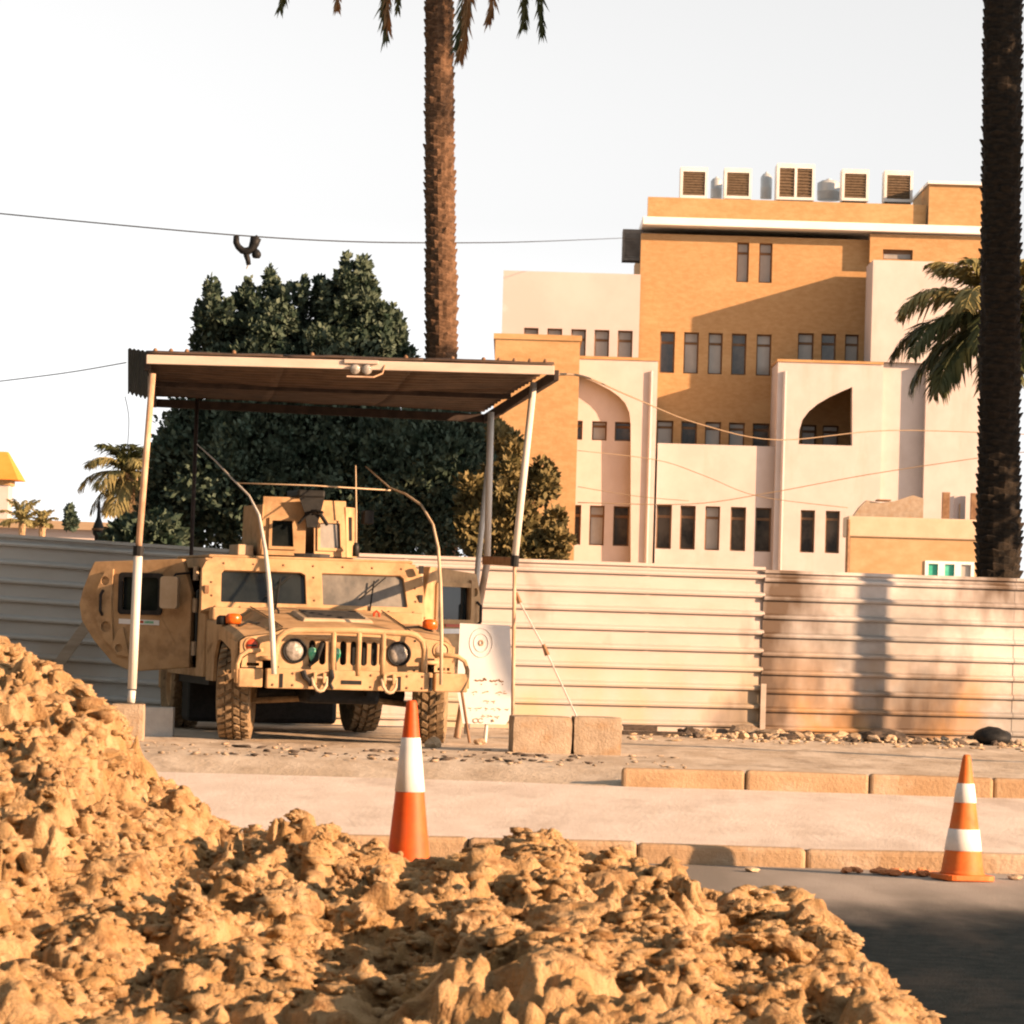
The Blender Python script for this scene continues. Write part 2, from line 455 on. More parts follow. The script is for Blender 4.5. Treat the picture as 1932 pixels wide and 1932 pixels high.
# verge behind the second kerb; to the left it ramps down to the lane without a kerb
xs = np.linspace(-30, 30, 300); ys = np.linspace(KERB2 - 1.4, 60, 160)
XX, YY = np.meshgrid(xs, ys)
ramp = np.clip((YY - (KERB2 - .6)) / 2.6, 0, 1); ramp = ramp * ramp * (3 - 2 * ramp)
rightside = np.clip((XX - .62) / .9, 0, 1)
hard = np.clip((YY - KERB2 - .10) / .05, 0, 1)
lvl = (1 - rightside) * ramp + rightside * hard
Zv = .075 + .125 * lvl + lvl * .035 * (fbm(XX, YY, 1.3, 5, 21) - .5) * np.clip((YY - 30.4) / 1., 0, 1)
tag(grid_obj('verge', xs, ys, Zv, M_verge), None, kind='structure')

def kerb(name, Y, x0, x1, zb, zt, w, label):
    root = empty(name, (0, Y, 0), kind='structure')
    L = 1.0
    x = x0; k = 0
    while x < x1:
        j = random.uniform(-.014, .014)
        Mk = Matrix.Translation((x + L / 2, w / 2 + j, 0)) @ Matrix.Rotation(random.uniform(-.012, .012), 4, 'Y') @ Matrix.Rotation(random.uniform(-.012, .012), 4, 'Z')
        m = MB().box(-L / 2 + .002, L / 2 - .002, -w / 2, w / 2, zb, zt + random.uniform(-.004, .010), Mk)
        o = m.build('kerb_stone', M_kerb, root, bevel=.03, seg=3)
        x += L
    return root
kerb('kerb', KERB1, -6.2, 5.8, -.04, .112, .16, '')
kerb('kerb', KERB2, .95, 5.95, .02, .255, .18, '')

# ================================================================== the main building
BY = 130.0
def P2(u, v, Y):
    p = at(u, v, Y); return p.x, p.z

bld = empty('office_building', (at(1450, 900, BY).x, BY, 0), label='large orange brick and cream office block with arched portals and rooftop coolers', cat='building')
BX = bld.location.x
def bbuild(m, name, mt, parent=None, **k):
    """geometry is written in world space; store it relative to its thing"""
    p = parent or bld
    o = m.build(name, mt, p, **k)
    o.matrix_parent_inverse = Matrix.Translation(-p.matrix_world.translation) if False else Matrix.Identity(4)
    return o
class WB(MB):
    """mesh builder in world space that is shifted to its root on build"""
    def __init__(s, root):
        super().__init__(); s.root = root
    def build(s, name, mt, parent=None, **k):
        l = s.root.location
        s.v = [(a - l.x, b - l.y, c - l.z) for a, b, c in s.v]
        return super().build(name, mt, parent or s.root, **k)

def win_rects(row, Y, vshift=0):
    """row: (v0, v1, [(u0, u1), ...]) at reference u of its first window -> world rects on one level"""
    v0, v1, us = row
    ur = us[0][0]
    z1 = at(ur, v0, Y).z; z0 = at(ur, v1, Y).z
    out = []
    for (a, b) in us:
        vm = (v0 + v1) / 2 + (a - ur) * math.tan(ROLL)
        out.append((at(a, vm, Y).x, at(b, vm, Y).x, z0, z1))
    return out

def facade(root, name, u0, v0, u1, v1, Y, thick, rows, mt, panes, extra_holes=(), depth=.22, zb=None):
    x0, z1 = at(u0, v0, Y).x, at((u0 + u1) / 2, v0 + ((u0 + u1) / 2 - u0) * math.tan(ROLL), Y).z
    x1 = at(u1, v0, Y).x
    z0 = zb if zb is not None else at(u0, v1, Y).z
    holes = []
    for r in rows:
        for (a, b, c, d) in win_rects(r, Y):
            d = min(d, z1 - .05); c = max(c, z0 + .02); a = max(a, x0 + .02); b = min(b, x1 - .02)
            if b - a > .1 and d - c > .1:
                holes.append((a, b, c, d))
    m = WB(root)
    polys = [[(a, c), (b, c), (b, d), (a, d)] for a, b, c, d in holes] + list(extra_holes)
    m.plate([(x0, z0), (x1, z0), (x1, z1), (x0, z1)], polys, lambda x, z: (x, Y, z), lambda x, z: (x, Y + thick, z))
    wall = m.build(name, mt)
    for i, (a, b, c, d) in enumerate(holes):
        f = WB(root)
        t = .05
        ym = Y + depth
        f.plate([(a, c), (b, c), (b, d), (a, d)], [[(a + t, c + t), (b - t, c + t), (b - t, d - t), (a + t, d - t)]], lambda x, z: (x, ym, z), lambda x, z: (x, ym + .06, z))
        tz = d - .26 * (d - c)
        f.box(a + t, b - t, ym + .005, ym + .055, tz - .045, tz + .045)
        wo_ = f.build('window', M_wframe)
        g = WB(root)
        pm = panes if not isinstance(panes, (list, tuple)) else panes[(i * 7 + 3) % len(panes)]
        g.box(a + t, b - t, ym + .03, ym + .045, c + t, tz - .045).box(a + t, b - t, ym + .03, ym + .045, tz + .045, d - t)
        p = g.build('pane', pm, wo_)
        # backing that closes the room behind the glass
    return wall

bk = WB(bld)
# tower of orange brick
TW = [(457, 532, [(1390, 1413), (1432, 1457)]),
      (625, 703, [(1245, 1273), (1290, 1318), (1336, 1363), (1380, 1408), (1427, 1455)]),
      (628, 700, [(1505, 1535), (1549, 1577), (1594, 1620)]),
      (793, 840, [(1239, 1270), (1285, 1315), (1330, 1360), (1375, 1405), (1420, 1452), (1512, 1540), (1552, 1582)])]
facade(bld, 'tower_wall', 1210, 440, 1662, 1080, BY, .5, TW, M_brick, [M_pane, M_pane, M_pane_dark], zb=0)
WB(bld).box(at(1210, 700, BY).x + .01, at(1662, 700, BY).x - .01, BY + .9, BY + 12, 0, at(1400, 445, BY).z).build('tower_core', M_brick)
# parapet and cornice
zc0, zc1 = at(1300, 430, BY).z, at(1300, 415, BY).z
zp = at(1300, 374, BY).z
WB(bld).box(at(1211, 420, BY).x, at(1905, 420, BY).x, BY - .75, BY + 12, zc0, zc1).build('cornice', M_band, bevel=.03)
WB(bld).box(at(1222, 400, BY).x, at(1746, 400, BY).x, BY - .1, BY + .3, zc1 + .003, zp).build('parapet', M_brick)
WB(bld).box(at(1750, 400, BY).x, at(1905, 400, BY).x, BY - .35, BY + 5, zc1 + .003, at(1800, 351, BY).z).build('stair_head', M_brick)
WB(bld).box(at(1747, 400, BY).x, at(1907, 400, BY).x, BY - .5, BY + 5.2, at(1800, 351, BY).z + .002, at(1800, 346, BY).z).build('coping', M_band)
# brick storey on the right under the cornice
facade(bld, 'upper_right_wall', 1642, 441, 1905, 495, BY - .45, .5, [(470, 489, [(1666, 1722)])], M_brick, M_pane)
# pale annex on the left
facade(bld, 'annex_wall', 950, 510, 1209, 1080, BY - .8, .5, [(618, 690, [(988, 1015), (1032, 1060), (1077, 1105), (1121, 1149), (1165, 1193)])], M_plaster2, M_pane, zb=0)
WB(bld).box(at(950, 600, BY - .8).x + .01, at(1210, 600, BY).x - .02, BY + .2, BY + 12, 0, at(1080, 514, BY - .8).z - .02).build('annex_core', M_plaster2)
# brick block on the far left
CY = 121.0
xl, xr = at(930, 800, CY).x, at(1090, 800, CY).x
WB(bld).box(xl, xr, CY, CY + 9.5, 0, at(1000, 641, CY).z).build('side_block', M_brick)
WB(bld).box(xl - .06, xr + .06, CY - .06, CY + 9.5, at(1000, 641, CY).z + .002, at(1000, 641, CY).z + .18).build('side_block_coping', M_brick)
# left portal with a pointed arch
PY = 127.0
def pz(u, v): return P2(u, v, PY)
arch = [(1190, 1085), (1190, 800), (1187.5, 778), (1180, 761), (1168, 748), (1150, 735), (1125, 722), (1092, 708)]
archL = [(1092 * 2 - a, b - (a - 1092) * 2 * math.tan(ROLL)) for a, b in arch[::-1][1:]]
hole = [pz(*p) for p in arch] + [pz(*p) for p in archL]
hole = [(x, max(z, .01)) for x, z in hole]
m = WB(bld)
ztop = at(1165, 679, PY).z
m.plate([(at(940, 700, PY).x, 0), (at(1241, 700, PY).x, 0), (at(1241, 700, PY).x, ztop), (at(940, 700, PY).x, ztop)], [hole], lambda x, z: (x, PY, z), lambda x, z: (x, PY + .25, z))
m.build('left_portal', M_plaster)
WB(bld).box(at(938, 700, PY).x, at(1242.5, 700, PY).x, PY - .05, PY + 4, ztop + .002, ztop + .1).build('portal_coping', M_brick)
WB(bld).box(at(1226, 700, PY).x, at(1241, 700, PY).x - .01, PY + .26, BY - .01, 0, ztop - .01).build('portal_side', M_plaster)
facade(bld, 'left_recess_wall', 960, 682, 1226, 1080, PY + .48, .4, [(793, 829, [(1072, 1099), (1117, 1145), (1160, 1192)]), (952, 1027, [(1067, 1096), (1112, 1140), (1157, 1187)])], M_plaster, [M_pane_dark, M_pane, M_pane_dark], zb=0)
# low central wall between the portals
EYW = PY + .3
facade(bld, 'central_wall', 1241.2, 836, 1463.5, 1085, EYW, .4, [(952, 1035, [(1238, 1267), (1283, 1312), (1330, 1358), (1378, 1407), (1425, 1455)])], M_plaster, [M_pane_dark, M_pane_dark, M_pane], zb=0)
WB(bld).box(at(1241, 900, EYW).x + .01, at(1463, 900, EYW).x - .01, EYW + .55, BY - .02, 0, at(1350, 838, EYW).z - .12).build('terrace', M_plaster)
# right portal with a quarter arch
ph = [(1507, 838), (1608, 841), (1608, 730), (1590, 737.5), (1565, 749), (1543, 762), (1526, 776), (1514, 792), (1508, 812)]
m = WB(bld)
ztop2 = at(1560, 685, PY).z
xa, xb = at(1465, 800, PY).x, at(1664, 800, PY).x
w2 = win_rects((962, 1042, [(1510, 1537), (1557, 1584)]), PY)
m.plate([(xa, 0), (xb, 0), (xb, ztop2), (xa, ztop2)], [[pz(*p) for p in ph]] + [[(a, c), (b, c), (b, d), (a, d)] for a, b, c, d in w2], lambda x, z: (x, PY, z), lambda x, z: (x, PY + .6, z))
m.build('right_portal', M_plaster)
for a, b, c, d in w2:
    f = WB(bld)
    f.plate([(a, c), (b, c), (b, d), (a, d)], [[(a + .05, c + .05), (b - .05, c + .05), (b - .05, d - .05), (a + .05, d - .05)]], lambda x, z: (x, PY + .2, z), lambda x, z: (x, PY + .26, z))
    tz = d - .2 * (d - c); f.box(a + .05, b - .05, PY + .205, PY + .255, tz - .04, tz + .04)
    w = f.build('window', M_wframe)
    WB(bld).box(a + .05, b - .05, PY + .23, PY + .24, c + .05, tz - .04).box(a + .05, b - .05, PY + .23, PY + .24, tz + .04, d - .05).build('pane', M_pane_dark, w)
WB(bld).box(xa - .03, xb, PY - .05, PY + 4, ztop2 + .002, ztop2 + .09).build('portal_coping', M_brick)
WB(bld).box(xa, xa + .5, PY + .61, BY - .01, 0, ztop2 - .01).build('portal_side', M_plaster)
WB(bld).box(xb - .5, xb - .01, PY + .61, BY - .01, 0, ztop2 - .01).build('portal_side', M_plaster)
# pale upper block, dim recess and right wing
zt3 = at(1750, 493, PY).z
WB(bld).box(at(1645, 600, PY).x, at(1910, 600, PY).x, PY + .05, BY - .5, ztop2 + .1, zt3).build('upper_block', M_plaster)
WB(bld).box(xb + .01, at(1760, 800, PY).x, PY + .32, PY + 1.4, 0, ztop2 + .09).build('recess_wall', M_plaster)
WB(bld).box(at(1745, 800, PY).x, at(1910, 800, PY).x, PY - .08, PY + .31, 0, ztop2 + .09).build('right_wing', M_plaster)
# drain pipes
for (u, v0, v1, Y) in ((1229.5, 700, 1060, PY - .08), (1482, 700, 1068, PY - .08)):
    WB(bld).tube([at(u, v0, Y), (at(u, v0, Y).x, Y, .1)], .05, 8).build('drain_pipe', M_plaster2, smooth=True)

# coolers, tanks and boxes up on the roof: separate things
def cooler(u0, v0, u1, v1, Y, label, double=False, grey=False, group='rooftop coolers'):
    p0, p1 = at(u0, v1, Y), at(u1, v0, Y)
    w, h = p1.x - p0.x, p1.z - p0.z
    root = empty('rooftop_cooler', (p0.x + w / 2, Y + .5, p0.z), label=label, cat='cooler', group=group)
    d = max(.9, w * .9)
    b = WB(root)
    cx = root.location.x
    n = 2 if double else 1
    fr = .09
    x0, x1, z0, z1 = p0.x, p1.x, p0.z, p1.z
    hz1 = z1 - .16
    holes = []
    pw = (w - fr * (n + 1)) / n
    for k in range(n):
        a = x0 + fr + k * (pw + fr)
        holes.append((a, a + pw, z0 + .1, hz1))
    b.plate([(x0, z0), (x1, z0), (x1, z1), (x0, z1)], [[(a, c), (bb, c), (bb, dd), (a, dd)] for a, bb, c, dd in holes], lambda x, z: (x, Y, z), lambda x, z: (x, Y + .08, z))
    b.box(x0, x0 + .05, Y + .081, Y + d, z0, z1).box(x1 - .05, x1, Y + .081, Y + d, z0, z1).box(x0 + .051, x1 - .051, Y + .081, Y + d, z1 - .06, z1).box(x0 + .051, x1 - .051, Y + d - .05, Y + d, z0, z1 - .061)
    b.build('casing', M_ac_grey if grey else M_ac)
    for a, bb, c, dd in holes:
        q = WB(root).box(a, bb, Y + .06, Y + .075, c, dd)
        ns = 9
        for s in range(ns):
            zz = c + (dd - c) * (s + .5) / ns
            q.box(a, bb, Y + .02, Y + .058, zz - .03, zz + .012)
        q.build('louvre_panel', M_ac_grey if grey else M_ac_pad)
    lg = WB(root)
    for sx in (x0 + .08, x1 - .08):
        for sy in (Y + .1, Y + d - .1):
            lg.tube([(sx, sy, z0 - 1.2), (sx, sy, z0)], .03, 6)
    if not grey: lg.build('stand', M_rust)
    return root
CY2 = BY + 1.2
cooler(1283, 316, 1336, 373, CY2, 'single cooler at the left end of the rooftop row')
cooler(1366, 318, 1419, 374, CY2, 'single cooler second from the left on the roof')
cooler(1465, 310, 1538, 376, CY2, 'wide double cooler in the middle of the rooftop row', double=True)
cooler(1588, 320, 1640, 378, CY2, 'single cooler just right of the double one on the roof')
cooler(1668, 323, 1723, 380, CY2, 'single cooler at the right end of the rooftop row')
cooler(1174, 433, 1213, 491, BY + 1, 'grey box cooler hung on the left flank of the brick tower', grey=True)
def tank(u, v0, v1, ru, Y, label):
    p0, p1 = at(u, v1, Y), at(u, v0, Y)
    r = ru / F * Y
    root = empty('water_tank', (p0.x, Y, p0.z), label=label, cat='tank', group='rooftop tanks')
    h = p1.z - p0.z
    MB().lathe([(r * .96, 0), (r, .04), (r, h * .4), (r * 1.03, h * .42), (r, h * .44), (r, h * .8), (r * .6, h * .93), (r * .18, h * .96)], 20).build('shell', M_tank, root, smooth=True)
    MB().lathe([(r * .25, h * .955), (r * .25, h), (r * .1, h * 1.02)], 12).build('lid', M_tank, root)
tank(1351, 334, 374, 11, BY + 3, 'small round tank between the two left rooftop coolers')
tank(1445, 325, 375, 11, BY + 3, 'tall slim tank left of the double rooftop cooler')
tank(1563, 338, 378, 22, BY + 3, 'broad round tank right of the double rooftop cooler')

M_roofband = mat('sand_band', (.56, .42, .29), (.62, .48, .34), scale=2, rough=.9)
# low sand-coloured building in front, at the right
LY = 100.0
low = empty('low_building', (at(1720, 1030, LY).x, LY, 0), label='low sand coloured building behind the right end of the fence', cat='building')
lx0, lx1 = at(1604, 1030, LY).x, at(1925, 1030, LY).x
lz = at(1720, 977, LY).z
gw = [(1748, 1762), (1768, 1786), (1798, 1818), (1823, 1836)]
wa, wb_ = at(1745, 1070, LY).x, at(1838, 1070, LY).x
wz1 = at(1790, 1059, LY).z
m = WB(low)
m.plate([(lx0, 0), (lx1, 0), (lx1, lz - .55), (lx0, lz - .55)], [[(wa, wz1 - 1.0), (wb_, wz1 - 1.0), (wb_, wz1), (wa, wz1)]], lambda x, z: (x, LY, z), lambda x, z: (x, LY + .3, z))
m.build('wall', M_lowwall)
WB(low).box(lx0 - .08, lx1, LY - .08, LY + 1.5, lz - .549, lz).build('roof_slab', M_roofband, bevel=.03)
WB(low).box(lx0, lx1, LY + .8, LY + 1.4, 0, lz - .56).build('back_room', M_lowwall)
f = WB(low)
third = (wb_ - wa) / 3
f.plate([(wa, wz1 - 1.0), (wb_, wz1 - 1.0), (wb_, wz1), (wa, wz1)], [[(wa + k * third + .09, wz1 - .92), (wa + (k + 1) * third - .09, wz1 - .92), (wa + (k + 1) * third - .09, wz1 - .08), (wa + k * third + .09, wz1 - .08)] for k in range(3)], lambda x, z: (x, LY - .04, z), lambda x, z: (x, LY + .06, z))
w = f.build('window', M_white)
for k in range(3):
    WB(low).box(wa + k * third + .09, wa + (k + 1) * third - .09, LY + .03, LY + .05, wz1 - .92, wz1 - .08).build('pane', (M_curtain, M_curtain, M_pane)[k], w)
WB(low).tube([at(1601, 980, LY - .1), (at(1601, 980, LY - .1).x, LY - .1, .1)], .05, 8).build('drain_pipe', M_rust)
# roof hut, and a low brown slab with an uneven top
hx0, hx1 = at(1776, 950, LY + 3).x, at(1842, 950, LY + 3).x
hz = at(1800, 930, LY + 3).z
hut = empty('roof_hut', ((hx0 + hx1) / 2, LY + 3, lz), label='small pale hut with posts on the low roof beside the palm trunk', cat='hut')
m = WB(hut)
m.box(hx0 + .35, hx1 - .3, LY + 3, LY + 4.5, lz + .003, hz - .08)
m.build('wall', M_plaster2)
for a in (hx0, hx1 - .18):
    WB(hut).box(a, a + .2, LY + 2.7, LY + 2.9, lz + .003, hz).build('post', M_rust)
WB(hut).box(hx0 + .5, hx1 - .45, LY + 2.95, LY + 2.99, lz + .05, hz - .3).build('door', M_lowwall)
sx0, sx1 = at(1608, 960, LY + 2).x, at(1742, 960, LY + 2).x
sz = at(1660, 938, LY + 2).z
brown_slab = empty('roof_mass', ((sx0 + sx1) / 2, LY + 2, lz), label='low brown slab with an uneven top on the roof in front of the grey recess', cat='brown_slab')
m = WB(brown_slab)
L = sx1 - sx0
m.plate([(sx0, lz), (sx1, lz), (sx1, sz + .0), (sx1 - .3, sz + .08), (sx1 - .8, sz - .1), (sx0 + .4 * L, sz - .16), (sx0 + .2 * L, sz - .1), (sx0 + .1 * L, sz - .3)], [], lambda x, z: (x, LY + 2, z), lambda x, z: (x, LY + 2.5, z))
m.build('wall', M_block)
WB(brown_slab).box(sx0 + .35 * L, sx1 - .9, LY + 1.9, LY + 2.6, sz - .1, sz - .06).build('roof_sheet', M_rust)

# far left: small tower with an orange roof, long low house, spire shaped tree
TY = 110.0
tx0, tx1 = at(-40, 950, TY).x, at(15, 950, TY).x
tz = at(0, 905, TY).z
tw = empty('roof_tower', ((tx0 + tx1) / 2, TY, 0), label='cream tower with a steep orange roof at the left edge', cat='tower')
WB(tw).box(tx0, tx1, TY, TY + 1.0, 0, tz).build('wall', M_plaster)
ex = .33
m = WB(tw)
apz = at(0, 851, TY).z
a0, a1, b0, b1 = tx0 - ex, tx1 + ex, TY - .4, TY + 1.4
t0, t1 = tx0 + .28, tx1 - .12
m.add([(a0, b0, tz), (a1, b0, tz), (a1, b1, tz), (a0, b1, tz), (t0, TY + .3, apz), (t1, TY + .3, apz), (t1, TY + .7, apz), (t0, TY + .7, apz)],
      [(0, 1, 5, 4), (1, 2, 6, 5), (2, 3, 7, 6), (3, 0, 4, 7), (4, 5, 6, 7), (0, 3, 2, 1)])
m.build('roof', M_tile)
WB(tw).box(tx0 - .05, tx1 + .05, TY - .05, TY + 1.05, tz - .16, tz - .003).build('eaves_band', M_brick)
HY = 90.0
h = empty('long_house', (at(90, 1000, HY).x, HY, 0), label='long low sandy house roof showing over the left fence', cat='house')
hx0, hx1 = at(-60, 1000, HY).x, at(222, 1000, HY).x
hz0 = at(90, 998, HY).z
WB(h).box(hx0, hx1, HY, HY + 6, 0, hz0).build('wall', M_plaster2)
m = WB(h)
hz1 = at(60, 984, HY).z
m.add([(hx0 - .1, HY - .3, hz0), (hx1 + .1, HY - .3, hz0), (hx1 + .1, HY + 6.3, hz0), (hx0 - .1, HY + 6.3, hz0), (hx0 - .1, HY + 3, hz1 + .12), (hx1 - .3, HY + 3, hz1 + .1)],
      [(0, 1, 5, 4), (2, 3, 4, 5), (1, 2, 5), (3, 0, 4), (0, 3, 2, 1)])
m.build('roof', M_lowwall)

# ================================================================== the sheet metal fence
VG = .20                                   # level of the verge
def rib_profile(h, n):
    """(z, out) points from foot to top with a narrow rolled rib every h/n"""
    p = h / n
    pts = [(0, 0)]
    for k in range(n):
        z = p * (k + .5)
        pts += [(z - .032, 0), (z - .026, .045), (z - .006, .052), (z + .010, .046), (z + .034, .0)]
    pts += [(h - .045, 0), (h - .035, .04), (h, .04), (h, .02)]
    return pts

def sheet(root, x0, y0, z0, x1, y1, z1, h0, n, mt, wav=.004, zoff=0.):
    prof = rib_profile(h0, n)
    d = Vector((x1 - x0, y1 - y0, 0)); L = d.length; d /= L
    nrm = Vector((d.y, -d.x, 0))
    k = max(6, int(L / .12))
    vs, fs = [], []
    for i in range(k + 1):
        t = i / k
        for (z, o) in prof:
            w = wav * (noise.noise(Vector((x0 + t * L * 1.1, z * 1.4, 3.3))) * 2.2)
            p = Vector((x0, y0, 0)) + d * (L * t) + nrm * (o + w)
            vs.append((p.x, p.y, z0 + (z1 - z0) * t + z + zoff))
    m = len(prof)
    for i in range(k):
        for j in range(m - 1):
            a = i * m + j
            fs.append((a, a + m, a + m + 1, a + 1))
    return WBfix(root, vs, fs, mt)

def WBfix(root, vs, fs, mt):
    b = WB(root); b.add(vs, fs)
    o = b.build('sheet', mt, recalc=False)
    sd = o.modifiers.new('thick', 'SOLIDIFY'); sd.thickness = .003
    return o

# left stretch (in shade), sinking to the right
FY = 41.2
lx0, lx1 = at(-90, 1050, FY).x, at(560, 1050, FY).x
zl = at(0, 1007, FY).z; zr_ = at(322, 1029, FY).z
slope = (zr_ - zl) / (at(322, 1029, FY).x - at(0, 1007, FY).x)
fl = empty('metal_fence', ((lx0 + lx1) / 2, FY, VG), label='ribbed metal fence left of the truck, shade grey put into its colour', cat='fence', group='metal fences')
NS = 3
for k in range(NS):
    a, b = lx0 + (lx1 - lx0) * k / NS, lx0 + (lx1 - lx0) * (k + 1) / NS
    za = zl + slope * (a - at(0, 1007, FY).x); zb = zl + slope * (b - at(0, 1007, FY).x)
    sheet(fl, a, FY + (k % 2) * .006, za - 2.05, b + .04, FY + (k % 2) * .006, zb - 2.05, 2.05, 10, M_fence_left)
    WB(fl).box(a + .3, a + .36, FY + .05, FY + .11, 0, za - .05).build('post', M_rust)
# right stretch, in the sun
fr = empty('metal_fence', (at(1300, 1250, 42).x, 42, VG), label='sunlit cream ribbed metal fence stretching right from behind the truck', cat='fence', group='metal fences')
def fr_pt(u, v):
    Yr = 41.0 + (u - 640) / (1910 - 640) * 1.9
    return at(u, v, Yr)
us = [560, 765, 1000, 1222, 1438]
vt = lambda u: 1054 + (u - 974) * (1086 - 1054) / (1909.6 - 974)
for i in range(len(us) - 1):
    p, q = fr_pt(us[i], vt(us[i])), fr_pt(us[i + 1], vt(us[i + 1]))
    sheet(fr, p.x, p.y + (i % 2) * .006, p.z - 1.9, q.x + .03, q.y + (i % 2) * .006, q.z - 1.9, 1.9, 9, M_fence_clean)
frw = empty('metal_fence', (at(1680, 1250, 42.6).x, 42.6, VG), label='stained and rusty ribbed metal fence panel at the far right', cat='fence', group='metal fences')
us = [1438, 1668, 1912, 2080]
for i in range(len(us) - 1):
    p, q = fr_pt(us[i], vt(us[i]) + 5), fr_pt(us[i + 1], vt(us[i + 1]) + 5)
    sheet(frw, p.x + .02, p.y - .02 + (i % 2) * .006, p.z - 1.9, q.x + .03, q.y - .02 + (i % 2) * .006, q.z - 1.9, 1.9, 9, M_fence_worn, wav=.009)
for u in (1440,):
    p = fr_pt(u, 1290)
    WB(frw).box(p.x - .03, p.x + .03, p.y - .1, p.y - .045, VG - .02, p.z).build('post', M_fascia)

# ================================================================== the canopy
can = empty('vehicle_canopy', (at(640, 1400, 35).x, 35, VG), label='corrugated metal canopy on leaning poles over the parked truck', cat='canopy')
FL, FR = at(277, 672, 34.45), at(1046, 693, 34.75)
BL, BR = at(292, 748, 40.0), at(913, 777, 40.3)
def rp(s, t, up=0.):
    p = FL.lerp(FR, s).lerp(BL.lerp(BR, s), t)
    return Vector((p.x, p.y, p.z + up))
# roof sheets: three lengths, waves run left to right
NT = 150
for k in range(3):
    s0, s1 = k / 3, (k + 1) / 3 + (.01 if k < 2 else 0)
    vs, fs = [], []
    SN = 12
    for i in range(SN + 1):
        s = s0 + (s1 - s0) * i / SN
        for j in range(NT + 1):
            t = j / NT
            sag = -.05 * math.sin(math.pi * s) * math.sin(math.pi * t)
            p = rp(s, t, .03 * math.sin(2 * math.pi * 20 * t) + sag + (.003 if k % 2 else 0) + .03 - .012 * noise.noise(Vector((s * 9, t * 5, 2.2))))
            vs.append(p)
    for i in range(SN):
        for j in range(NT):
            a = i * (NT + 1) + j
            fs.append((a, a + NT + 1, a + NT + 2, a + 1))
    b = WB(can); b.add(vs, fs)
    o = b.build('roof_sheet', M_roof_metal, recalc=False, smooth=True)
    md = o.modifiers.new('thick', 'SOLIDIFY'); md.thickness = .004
def bar(root, name, p, q, w, h, mt, bevel=.006):
    p, q = Vector(p), Vector(q)
    d = q - p; L = d.length
    rot = d.to_track_quat('X', 'Z').to_matrix().to_4x4()
    M = Matrix.Translation(p) @ rot
    b = WB(root); b.box(0, L, -w / 2, w / 2, -h / 2, h / 2, M)
    return b.build(name, mt, bevel=bevel)
off = Vector((0, -.03, -.03))
bar(can, 'fascia', FL + off, FR + off, .03, .085, M_fascia)
bar(can, 'side_beam', FR + Vector((.02, 0, -.075)), BR + Vector((.02, 0, -.075)), .05, .10, M_beam)
bar(can, 'side_beam', FL + Vector((.0, .05, -.075)), BL + Vector((0, 0, -.075)), .05, .09, M_beam)
bar(can, 'back_beam', BL + Vector((0, 0, -.07)), BR + Vector((0, 0, -.07)), .05, .09, M_beam)
for t in (.5,):
    bar(can, 'rafter', rp(0.01, t, -.06), rp(.985, t, -.06), .04, .05, M_beam)
for k in range(26):
    s = .02 + .96 * k / 25
    if k in (3, 4, 6, 7, 8, 9, 11, 12, 13, 14, 15, 17, 18, 20): continue
    b = WB(can); p = rp(s, .012, .06); b.lathe([(.016, -.03), (.022, .0), (.014, .018), (.004, .024)], 8, Matrix.Translation(p)); b.build('roof_bolt', M_rust, smooth=True)
# black corrugated side panel at the left end
vs, fs = [], []
N = 40
ta, tb_ = at(279, 663, 34.6), at(241, 657, 35.3)
ba, bb_ = at(279, 752, 34.6), at(241, 741, 35.3)
for j in range(N + 1):
    t = j / N
    w_ = Vector((0, -.012 * math.sin(t * 30), 0))
    vs += [ta.lerp(tb_, t) + w_ + Vector((0, 0, .006 * math.sin(t * 30))), ba.lerp(bb_, t) + w_ + Vector((0, 0, .014 * math.sin(t * 30)))]
    if j: fs.append((2 * j - 2, 2 * j, 2 * j + 1, 2 * j - 1))
b = WB(can); b.add(vs, fs); o = b.build('side_panel', M_black_sheet, recalc=False)
md = o.modifiers.new('thick', 'SOLIDIFY'); md.thickness = .004
# posts
def post(pts, r, mt, name='post', clamp=None):
    b = WB(can); b.tube(pts, r, 10); o = b.build(name, mt, smooth=True)
    return o
pA_top, pA_mid, pA_bot = at(288, 705, 34.5), at(261, 1040, 34.42), at(247, 1326, 34.35)
post([pA_top, pA_mid], .030, M_pole_rust, 'upper_post')
post([pA_mid, at(249, 1300, 34.36)], .042, M_pole_white, 'lower_post')
post([at(249.2, 1303, 34.36), pA_bot], .036, M_pole_white, 'post_foot')
b = WB(can); b.tube([at(261.6, 1030, 34.42), at(260.4, 1049, 34.42)], .05, 10); b.build('clamp', M_black)
pB_top, pB_mid, pB_bot = at(1007, 722, 35.6), at(971, 1058, 35.4), at(967, 1385, 35.2)
post([pB_top, pB_mid], .034, M_pole_white, 'upper_post')
post([pB_mid, pB_bot], .018, M_pole_rust, 'lower_post')
b = WB(can); b.tube([at(972, 1048, 35.4), at(970.5, 1069, 35.4)], .04, 10); b.build('clamp', M_black)
pC_top, pC_mid, pC_bot = at(926, 778, 38.4), at(919, 1062, 38.2), at(915, 1392, 38.0)
post([pC_top, pC_mid], .036, M_pole_white, 'upper_post')
post([pC_mid, at(887, 1235, 38.0), at(862, 1392, 37.9)], .036, M_pole_rust, 'lower_post')
post([at(921, 880, 38.7), at(902, 1062, 38.7), at(880, 1385, 38.6)], .03, M_pole_white, 'brace_post')
bar(can, 'cross_rail', at(914, 1057, 37.2), at(970, 1060, 35.45), .05, .085, M_rust)
pD = at(372, 752, 39.85)
post([pD, Vector((pD.x - .02, pD.y, VG - .05))], .022, M_beam, 'rear_post')
